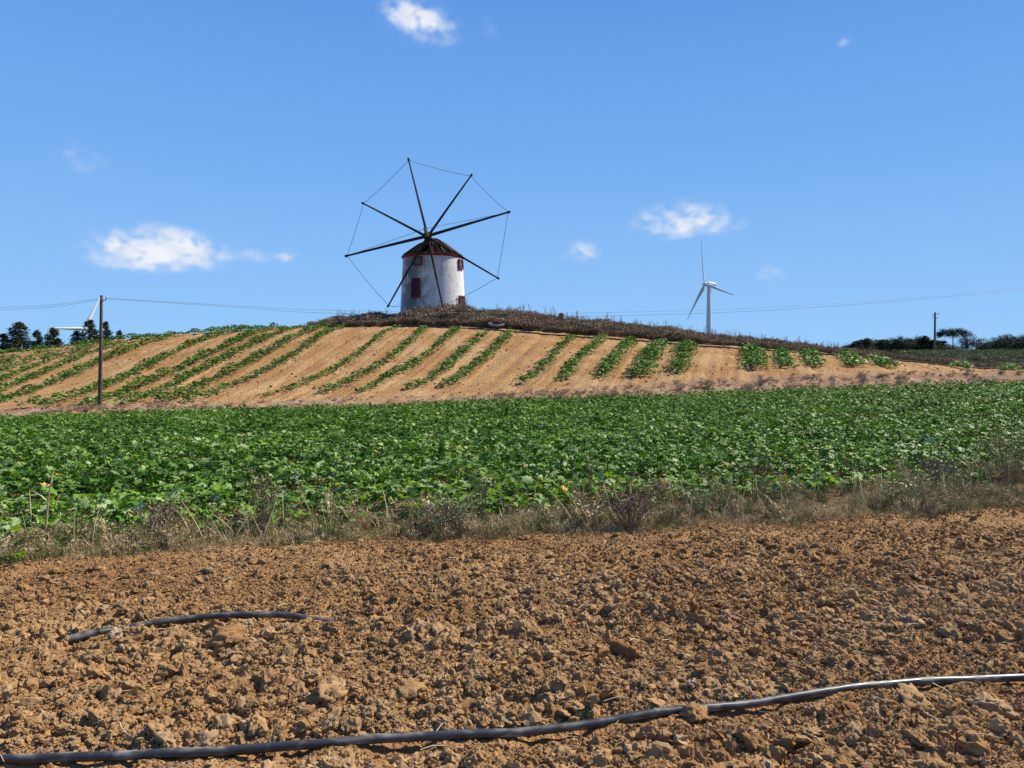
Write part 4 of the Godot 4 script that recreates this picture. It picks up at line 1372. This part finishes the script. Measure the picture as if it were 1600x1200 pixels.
func joinery(mill: Node3D, called: String, a: float, y: float, w: float, h: float, label: String):
	var t := (y + 0.4) / 5.46
	var r: float = lerp(2.88, 2.60, t)
	var b := Basis(Vector3.UP, a)
	var o := Node3D.new()
	o.name = called
	mill.add_child(o, true)
	o.position = ring_point(r, a, y)
	o.basis = b * Basis(Vector3.RIGHT, -0.05)
	if label: o.set_meta("label", label)
	var f := 0.11
	var dz := 0.0
	for q in [["frame", Vector3(-w * 0.5 + f * 0.5, h * 0.5, dz), Vector3(f, h, 0.24)], ["frame", Vector3(w * 0.5 - f * 0.5, h * 0.5, dz), Vector3(f, h, 0.24)], ["frame", Vector3(0, h - f * 0.5, dz), Vector3(w - 2.0 * f, f, 0.24)], ["sill", Vector3(0, f * 0.5, dz + 0.01), Vector3(w - 2.0 * f, f, 0.26)]]:
		var st := st_new()
		box(st, q[1], q[2], Basis.IDENTITY, 0.012)
		put(q[0], fin(st), M.red, o)
	var iw := w - 2.0 * f
	var ih := h - 2.0 * f
	if called == "window":
		var st := st_new()
		box(st, Vector3(0, h * 0.5, 0.02), Vector3(iw, ih, 0.06))
		put("pane", fin(st), M.glass, o)
		st = st_new()
		box(st, Vector3(0, h * 0.5, 0.035), Vector3(0.05, ih, 0.05))
		put("mullion", fin(st), M.pale_wood, o)
		st = st_new()
		box(st, Vector3(0, h * 0.5, 0.032), Vector3(iw, 0.05, 0.05))
		put("mullion", fin(st), M.pale_wood, o)
	else:
		var nb := 4
		for k in nb:
			var st := st_new()
			var bw := iw / nb
			box(st, Vector3(-iw * 0.5 + bw * (k + 0.5), h * 0.5, 0.03), Vector3(bw - 0.012, ih, 0.07 + 0.008 * (k % 2)), Basis.IDENTITY, 0.006)
			put("plank", fin(st), M.dark_red, o)

# ------------------------------------------------------------------ turbines, poles, wires
func make_turbine(hub: Vector3, ground: float, r: float, yaw: float, spin: float, paint, fat: float, label: String):
	var o := base("wind_turbine", Vector3(hub.x, ground - 1.0, hub.z))
	tag(o, label, "wind turbine", "wind turbines beyond the hill")
	var h := hub.y - ground + 1.0
	var k := r / 35.0
	var b := Basis(Vector3.UP, yaw)      # local +z is the way the rotor faces
	var st := st_new()
	var back := b * Vector3(0, 0, -3.2 * k)
	tube(st, [back, back + Vector3(0, h * 0.5, 0), back + Vector3(0, h - 1.2 * k, 0)], [2.1 * k, 1.75 * k, 1.25 * k], 20)
	put("tower", fin(st), paint, o)
	st = st_new()
	var c := Vector3(0, h, 0)
	tube(st, [c + b * Vector3(0, 0, -9.0 * k), c + b * Vector3(0, 0, -8.5 * k), c + b * Vector3(0, 0, -5.0 * k), c + b * Vector3(0, 0, -1.5 * k), c + b * Vector3(0, 0, -0.9 * k)], [0.5 * k, 1.0 * k, 1.9 * k, 1.8 * k, 1.4 * k], 16)
	put("nacelle", fin(st), paint, o)
	st = st_new()
	tube(st, [c + b * Vector3(0, 0, -0.85 * k), c + b * Vector3(0, 0, 0.6 * k), c + b * Vector3(0, 0, 1.5 * k), c + b * Vector3(0, 0, 1.9 * k)], [1.45 * k, 1.4 * k, 0.9 * k, 0.15 * k], 16)
	put("hub", fin(st), paint, o)
	for q in 3:
		var a := spin + TAU * q / 3.0
		var dir := b * Vector3(sin(a), cos(a), 0)
		var tan := b * Vector3(cos(a), -sin(a), 0)
		var nor := b * Vector3(0, 0, 1)
		st = st_new()
		st.set_smooth_group(1)
		var rings := []
		for s in 11:
			var t := s / 10.0
			var chord: float = (0.9 if s == 0 else lerpf(3.0, 0.5, pow(t, 0.8)) * fat) * k
			var thick: float = (0.45 if s == 0 else lerpf(0.55, 0.08, t) * fat) * k
			var tw := lerpf(0.9, 0.15, sqrt(t))
			var ch := tan * cos(tw) + nor * sin(tw)
			var th := nor * cos(tw) - tan * sin(tw)
			var p := c + dir * (1.0 * k + (r - 1.0 * k) * t) - nor * (1.6 * k * t * t) + nor * 0.3 * k
			var ring := []
			for e in 8:
				var an := TAU * e / 8
				ring.append(p + ch * (cos(an) * chord * 0.5 - chord * 0.18) + th * sin(an) * thick)
			rings.append(ring)
		for s in 10:
			for e in 8:
				quad(st, rings[s][e], rings[s][(e + 1) % 8], rings[s + 1][(e + 1) % 8], rings[s + 1][e])
		for e in range(1, 7):
			tri(st, rings[10][0], rings[10][e], rings[10][e + 1])
		put("blade", fin(st), paint, o)

func make_poles():
	var p := base("utility_pole", on_ground(-19.05, 35.7, -0.3))
	tag(p, "dark wooden utility pole at the end of the pumpkin field, left", "utility pole")
	var top := Vector3(-18.80, 5.06, -35.5) - p.position
	var st := st_new()
	tube(st, [Vector3.ZERO, top * 0.5 + Vector3(0.01, 0, 0), top, top + Vector3(0, 0.02, 0)], [0.092, 0.08, 0.066, 0.04], 10)
	put("shaft", fin(st), M.pole, p)
	st = st_new()
	tube(st, [top + Vector3(0.03, -0.22, 0), top + Vector3(0.2, -0.2, 0.02), top + Vector3(0.24, -0.1, 0.02)], [0.022, 0.02, 0.02], 6)
	put("bracket", fin(st), M.tar, p)
	st = st_new()
	tube(st, [top + Vector3(0.24, -0.12, 0.02), top + Vector3(0.24, -0.07, 0.02), top + Vector3(0.24, -0.01, 0.02)], [0.03, 0.045, 0.025], 8)
	put("insulator", fin(st), M.white_paint, p)
	# the next poles of the line, beyond both sides of the picture
	for q in [[54.5, 60.0, 9.7, "wooden utility pole carrying the wires beyond the hill's right end"], [-44.0, 27.0, 4.6, "wooden utility pole carrying the wires beyond the field's left end"]]:
		var e := base("utility_pole", on_ground(q[0], q[1], -0.3))
		tag(e, q[3], "utility pole")
		st = st_new()
		tube(st, [Vector3.ZERO, Vector3(0, q[2] - e.position.y, 0)], [0.11, 0.08], 10)
		put("shaft", fin(st), M.pole, e)
	var a := p.position + top
	var right := [a + Vector3(0.22, -0.12, 0), Vector3(-12.43, 4.72, -37.64), Vector3(-9.56, 4.65, -38.6), Vector3(0, 4.72, -41.8), Vector3(7.31, 4.99, -44.25), Vector3(15.53, 5.47, -47.0), Vector3(24.83, 6.27, -50.1), Vector3(35.44, 7.36, -53.67), Vector3(54.5, 9.5, -60.0)]
	for k in 2:
		var pts := []
		for i in right.size(): pts.append(right[i] + Vector3(0, -0.17 * k * sin(PI * i / 8.0) - 0.02 * k, 0.02 * k))
		pts = spline(pts, 6)
		st = st_new()
		tube(st, pts, filled(pts.size(), 0.006), 4)
		tag(put("overhead_wire", fin(st), M.wire), ["upper", "lower"][k] + " thin wire sagging from the wooden pole across to the right", "wire", "overhead wires")
		var l := [a + Vector3(-0.05, -0.12 - 0.06 * k, 0), Vector3(-21.8, 4.42 - 0.1 * k, -34.0), Vector3(-31.0, 4.15 - 0.12 * k, -31.5), Vector3(-44.0, 4.5 - 0.1 * k, -27.0)]
		l = spline(l, 8)
		st = st_new()
		tube(st, l, filled(l.size(), 0.006), 4)
		tag(put("overhead_wire", fin(st), M.wire), ["upper", "lower"][k] + " thin wire running left from the wooden pole", "wire", "overhead wires")
	# pole far away on the right
	var f := base("utility_pole", on_ground(81.9, 150.0, -0.5))
	tag(f, "distant grey utility pole above the dark trees on the right", "utility pole")
	var hh := 13.0 - f.position.y
	st = st_new()
	tube(st, [Vector3.ZERO, Vector3(0, hh, 0)], [0.24, 0.17], 8)
	put("shaft", fin(st), M.pale_wood, f)
	for q in [[-0.3, 0.55], [0.35, 0.3], [0.3, 1.15], [-0.25, 1.0]]:
		st = st_new()
		tube(st, [Vector3(0, hh - q[1], 0), Vector3(q[0] * 1.7, hh - q[1], 0), Vector3(q[0] * 1.9, hh - q[1] + 0.15, 0)], [0.05, 0.05, 0.08], 6)
		put("insulator_arm", fin(st), M.pale_wood, f)

# ------------------------------------------------------------------ trees
func crown_mesh(seed_: int, kind: String, faces: int) -> ArrayMesh:
	# unit height; small leaf sprays gathered on limbs
	var r := RandomNumberGenerator.new()
	r.seed = seed_
	var v := PackedVector3Array()
	var c := PackedColorArray()
	var clumps := []
	var nc := 70
	for k in nc:
		var t := r.randf()
		var a := r.randf() * TAU
		var p: Vector3
		var s: float
		if kind == "conifer":
			t = 0.02 + 0.98 * pow(t, 1.1)
			var rad := 0.27 * pow(1.0 - t, 0.62) * r.randf_range(0.35, 1.1) + 0.012
			p = Vector3(cos(a) * rad, t, sin(a) * rad)
			s = lerpf(0.10, 0.035, t)
		elif kind == "umbrella":
			var q := sqrt(r.randf()) * 0.62
			p = Vector3(cos(a) * q, 0.82 + r.randf_range(-0.09, 0.10) - q * q * 0.28, sin(a) * q)
			s = 0.075
		else:
			var dv := Vector3(r.randfn(), r.randfn(), r.randfn()).normalized() * pow(r.randf(), 0.4)
			p = Vector3(dv.x * 0.46, 0.48 + dv.y * 0.46, dv.z * 0.46)
			s = 0.10
		clumps.append([p, s, r.randf_range(0.75, 1.25)])
	for k in faces:
		var q: Array = clumps[r.randi() % nc]
		var p: Vector3 = q[0] + Vector3(r.randfn(), r.randfn() * 0.8, r.randfn()) * q[1] * 0.75
		var e := 0.030 * r.randf_range(0.6, 1.4)
		var u := Vector3(r.randfn(), r.randfn(), r.randfn()).normalized() * e
		var w := Vector3(r.randfn(), r.randfn(), r.randfn()).normalized() * e * 0.8
		var col := Color(0.028, 0.042, 0.020).lerp(Color(0.05, 0.062, 0.026), r.randf())
		col = Color(col.r * q[2], col.g * q[2], col.b * q[2])
		v.append_array(PackedVector3Array([p - u, p + w, p + u]))
		c.append_array(PackedColorArray([col, col, col]))
	var idx := PackedInt32Array()
	for k in v.size(): idx.append(k)
	return grid_mesh(v, c, idx)

func trunk_mesh(seed_: int, kind: String) -> ArrayMesh:
	var r := RandomNumberGenerator.new()
	r.seed = seed_
	var st := st_new()
	var top := 0.9 if kind == "conifer" else 0.72
	tube(st, [Vector3(0, -0.05, 0), Vector3(0.01, top * 0.4, 0), Vector3(0, top, 0.01)], [0.03, 0.022, 0.006], 7)
	for k in 9:
		var t := r.randf_range(0.25, 0.85) * top
		var a := r.randf() * TAU
		var l := 0.2 * (1.1 - t) if kind == "conifer" else 0.36
		tube(st, [Vector3(0, t, 0), Vector3(cos(a) * l, t + (0.05 if kind == "conifer" else 0.14), sin(a) * l)], [0.009, 0.003], 4)
	return fin(st)

func make_trees():
	rng.seed = 801
	var crowns := {"conifer": [], "broad": [], "umbrella": []}
	var trunks := {}
	for kind in crowns:
		trunks[kind] = trunk_mesh(805, kind)
		for k in (1 if kind == "umbrella" else 3): crowns[kind].append(crown_mesh(810 + k + hash(kind) % 100, kind, 3600))
	# pixel-free survey: x, distance, height, width, kind, label, group
	var list := [
		[-125.0, 190.0, 5.6, 4.4, "conifer", "small dark conifer cut by the picture's left edge", ""],
		[-121.0, 190.0, 8.3, 6.0, "conifer", "tallest dark conifer of the pair at the far left edge", ""],
		[-116.5, 190.0, 6.5, 2.9, "conifer", "slim lone conifer between the left-edge pair and the next conifer", ""],
		[-112.5, 190.0, 7.0, 4.0, "conifer", "leaning dark conifer below the horizontal turbine blade", ""],
		[-110.8, 189.0, 4.6, 2.2, "conifer", "tiny conifer at the foot of the leaning dark conifer", ""],
		[-106.7, 190.0, 6.2, 3.8, "conifer", "low dark conifer left of the big conifer before the far turbine hub", ""],
		[-103.7, 190.0, 8.8, 4.6, "conifer", "big dark conifer standing in front of the far turbine hub", ""],
		[-99.8, 190.0, 8.4, 3.4, "conifer", "dark conifer just right of the wooden utility pole", ""],
		[-96.3, 190.0, 6.4, 2.4, "conifer", "little conifer farthest right of those on the left skyline", ""],
		[127.5, 224.0, 7.8, 8.0, "umbrella", "umbrella-shaped tree with see-through crown right of the distant pole", ""],
		[133.0, 226.0, 6.6, 5.0, "broad", "rounded tree next to the umbrella-shaped tree", ""],
		[137.0, 226.0, 4.6, 5.0, "broad", "low bushy tree between the rounded tree and the right-edge clump", ""]]
	for q in [[1332, 536], [1345, 533], [1354, 531], [1366, 531], [1377, 534], [1388, 532], [1397, 530], [1405, 527], [1414, 531], [1424, 530], [1434, 527], [1444, 529], [1453, 534], [1463, 533], [1472, 537], [1481, 541], [1322, 541], [1310, 544], [1339, 535], [1360, 533], [1382, 534], [1419, 532], [1439, 531], [1458, 535], [1488, 543]]:
		var d := 318.0 + rng.randf_range(-8, 8)
		list.append([(q[0] - 800.0) / 1209.0 * d, d, (560.0 - q[1]) / 1209.0 * d, rng.randf_range(8.0, 11.5), "conifer" if rng.randf() < 0.5 else "broad", "dark tree in the distant wood below the grey pole", "trees of the distant wood on the right"])
	for q in [[1556, 531], [1566, 528], [1577, 526], [1588, 529], [1599, 527], [1612, 528], [1627, 531], [1545, 540], [1645, 529]]:
		var d := 246.0 + rng.randf_range(-6, 6)
		list.append([(q[0] - 800.0) / 1209.0 * d, d, (558.0 - q[1]) / 1209.0 * d, rng.randf_range(6.0, 8.5), "broad", "dark rounded tree in the dense clump at the right edge", "trees of the clump at the right edge"])
	for q in list:
		var o := base("umbrella_tree" if q[4] == "umbrella" else ("conifer_tree" if q[4] == "conifer" else "broadleaf_tree"), on_ground(q[0], q[1], -0.2))
		tag(o, q[5], "tree", q[6])
		var w: float = q[3] * (1.3 if q[0] < 0.0 else 1.0) / (1.25 if q[4] == "umbrella" else (0.56 if q[4] == "conifer" else 0.98))
		o.basis = Basis(Vector3.UP, rng.randf() * TAU) * Basis.from_scale(Vector3(w, q[2], w))
		put("trunk", trunks[q[4]], M.bark, o)
		var cs: Array = crowns[q[4]]
		put("crown", cs[rng.randi() % cs.size()], M.crown, o)

func make_small_things():
	# old tyre lying at the top of the tilled slope
	var t := base("old_tyre", on_ground(-1.18, 57.6, 0.10))
	tag(t, "old grey tyre lying flat at the edge of the brush below the mill", "tyre")
	var prof := []
	for k in 14:
		var a := TAU * k / 14
		prof.append(Vector2(0.50 + 0.165 * cos(a), 0.15 + 0.15 * sin(a)))
	var st := st_new()
	st.set_smooth_group(1)
	for k in 14:
		for i in 36:
			var a0 := TAU * i / 36
			var a1 := TAU * (i + 1) / 36
			var p: Vector2 = prof[k]
			var q: Vector2 = prof[(k + 1) % 14]
			quad(st, ring_point(p.x, a0, p.y), ring_point(q.x, a0, q.y), ring_point(q.x, a1, q.y), ring_point(p.x, a1, p.y))
	put("tyre_wall", fin(st), M.old_rubber, t)
	st = st_new()
	for i in 36:
		var a := TAU * i / 36
		box(st, ring_point(0.665, a, 0.15), Vector3(0.05, 0.2, 0.03), Basis(Vector3.UP, a), 0.006)
	put("tread", fin(st), M.rubber, t)
	t.basis = Basis(Vector3.RIGHT, 0.34)
	var p := base("wooden_post", on_ground(3.95, 62.0, -0.3))
	tag(p, "short thick wooden post sticking out of the brush right of the mill", "post")
	st = st_new()
	tube(st, [Vector3.ZERO, Vector3(0.01, 0.5, 0), Vector3(0.0, 1.22, 0), Vector3(0.0, 1.28, 0)], [0.22, 0.21, 0.20, 0.16], 10, -1)
	put("stump", fin(st), tinted_dry(Color(0.20, 0.13, 0.08)), p)

func _ready():
	# camera, sky, sun
	var cam := Camera3D.new()
	cam.name = "camera"
	cam.fov = rad_to_deg(2.0 * atan(600.0 / 1209.0))
	cam.far = 8000.0
	cam.near = 0.05
	cam.position = Vector3(0, 1.6, 0)
	cam.rotation.x = -PITCH
	add_child(cam)
	cam.current = true
	var env := Environment.new()
	env.background_mode = Environment.BG_SKY
	env.sky = make_sky()
	env.tonemap_mode = Environment.TONE_MAPPER_LINEAR
	env.tonemap_exposure = EXPOSURE
	env.sdfgi_enabled = true
	env.ssao_enabled = true
	env.ssil_enabled = true
	var we := WorldEnvironment.new()
	we.name = "world_environment"
	we.environment = env
	add_child(we)
	var sun := DirectionalLight3D.new()
	sun.name = "sun"
	sun.light_energy = 1.6
	sun.light_color = Color(1.0, 0.955, 0.88)
	sun.light_angular_distance = 0.5
	sun.shadow_enabled = true
	add_child(sun)
	sun.look_at_from_position(SUN_TO * 100.0, Vector3.ZERO)
	# the land
	survey()
	materials()
	make_ground()
	make_soil()
	# things
	make_windmill()
	make_turbine(Vector3(136.9, 63.3, -550.0), 7.57, 35.0, -1.26, deg_to_rad(-12.0), M.white_paint, 1.0, "pale grey wind turbine with tall tower rising behind the hill right of the mill")
	make_turbine(Vector3(-385.8, 40.3, -700.0), 0.0, 33.0, 1.08, deg_to_rad(28.0), M.white_paint, 1.5, "far white wind turbine whose blades show over the conifers by the wooden pole")
	make_poles()
	make_trees()
	make_rows()
	make_field()
	make_brush()
	make_verge()
	make_clods()
	make_pipes()
	make_small_things()
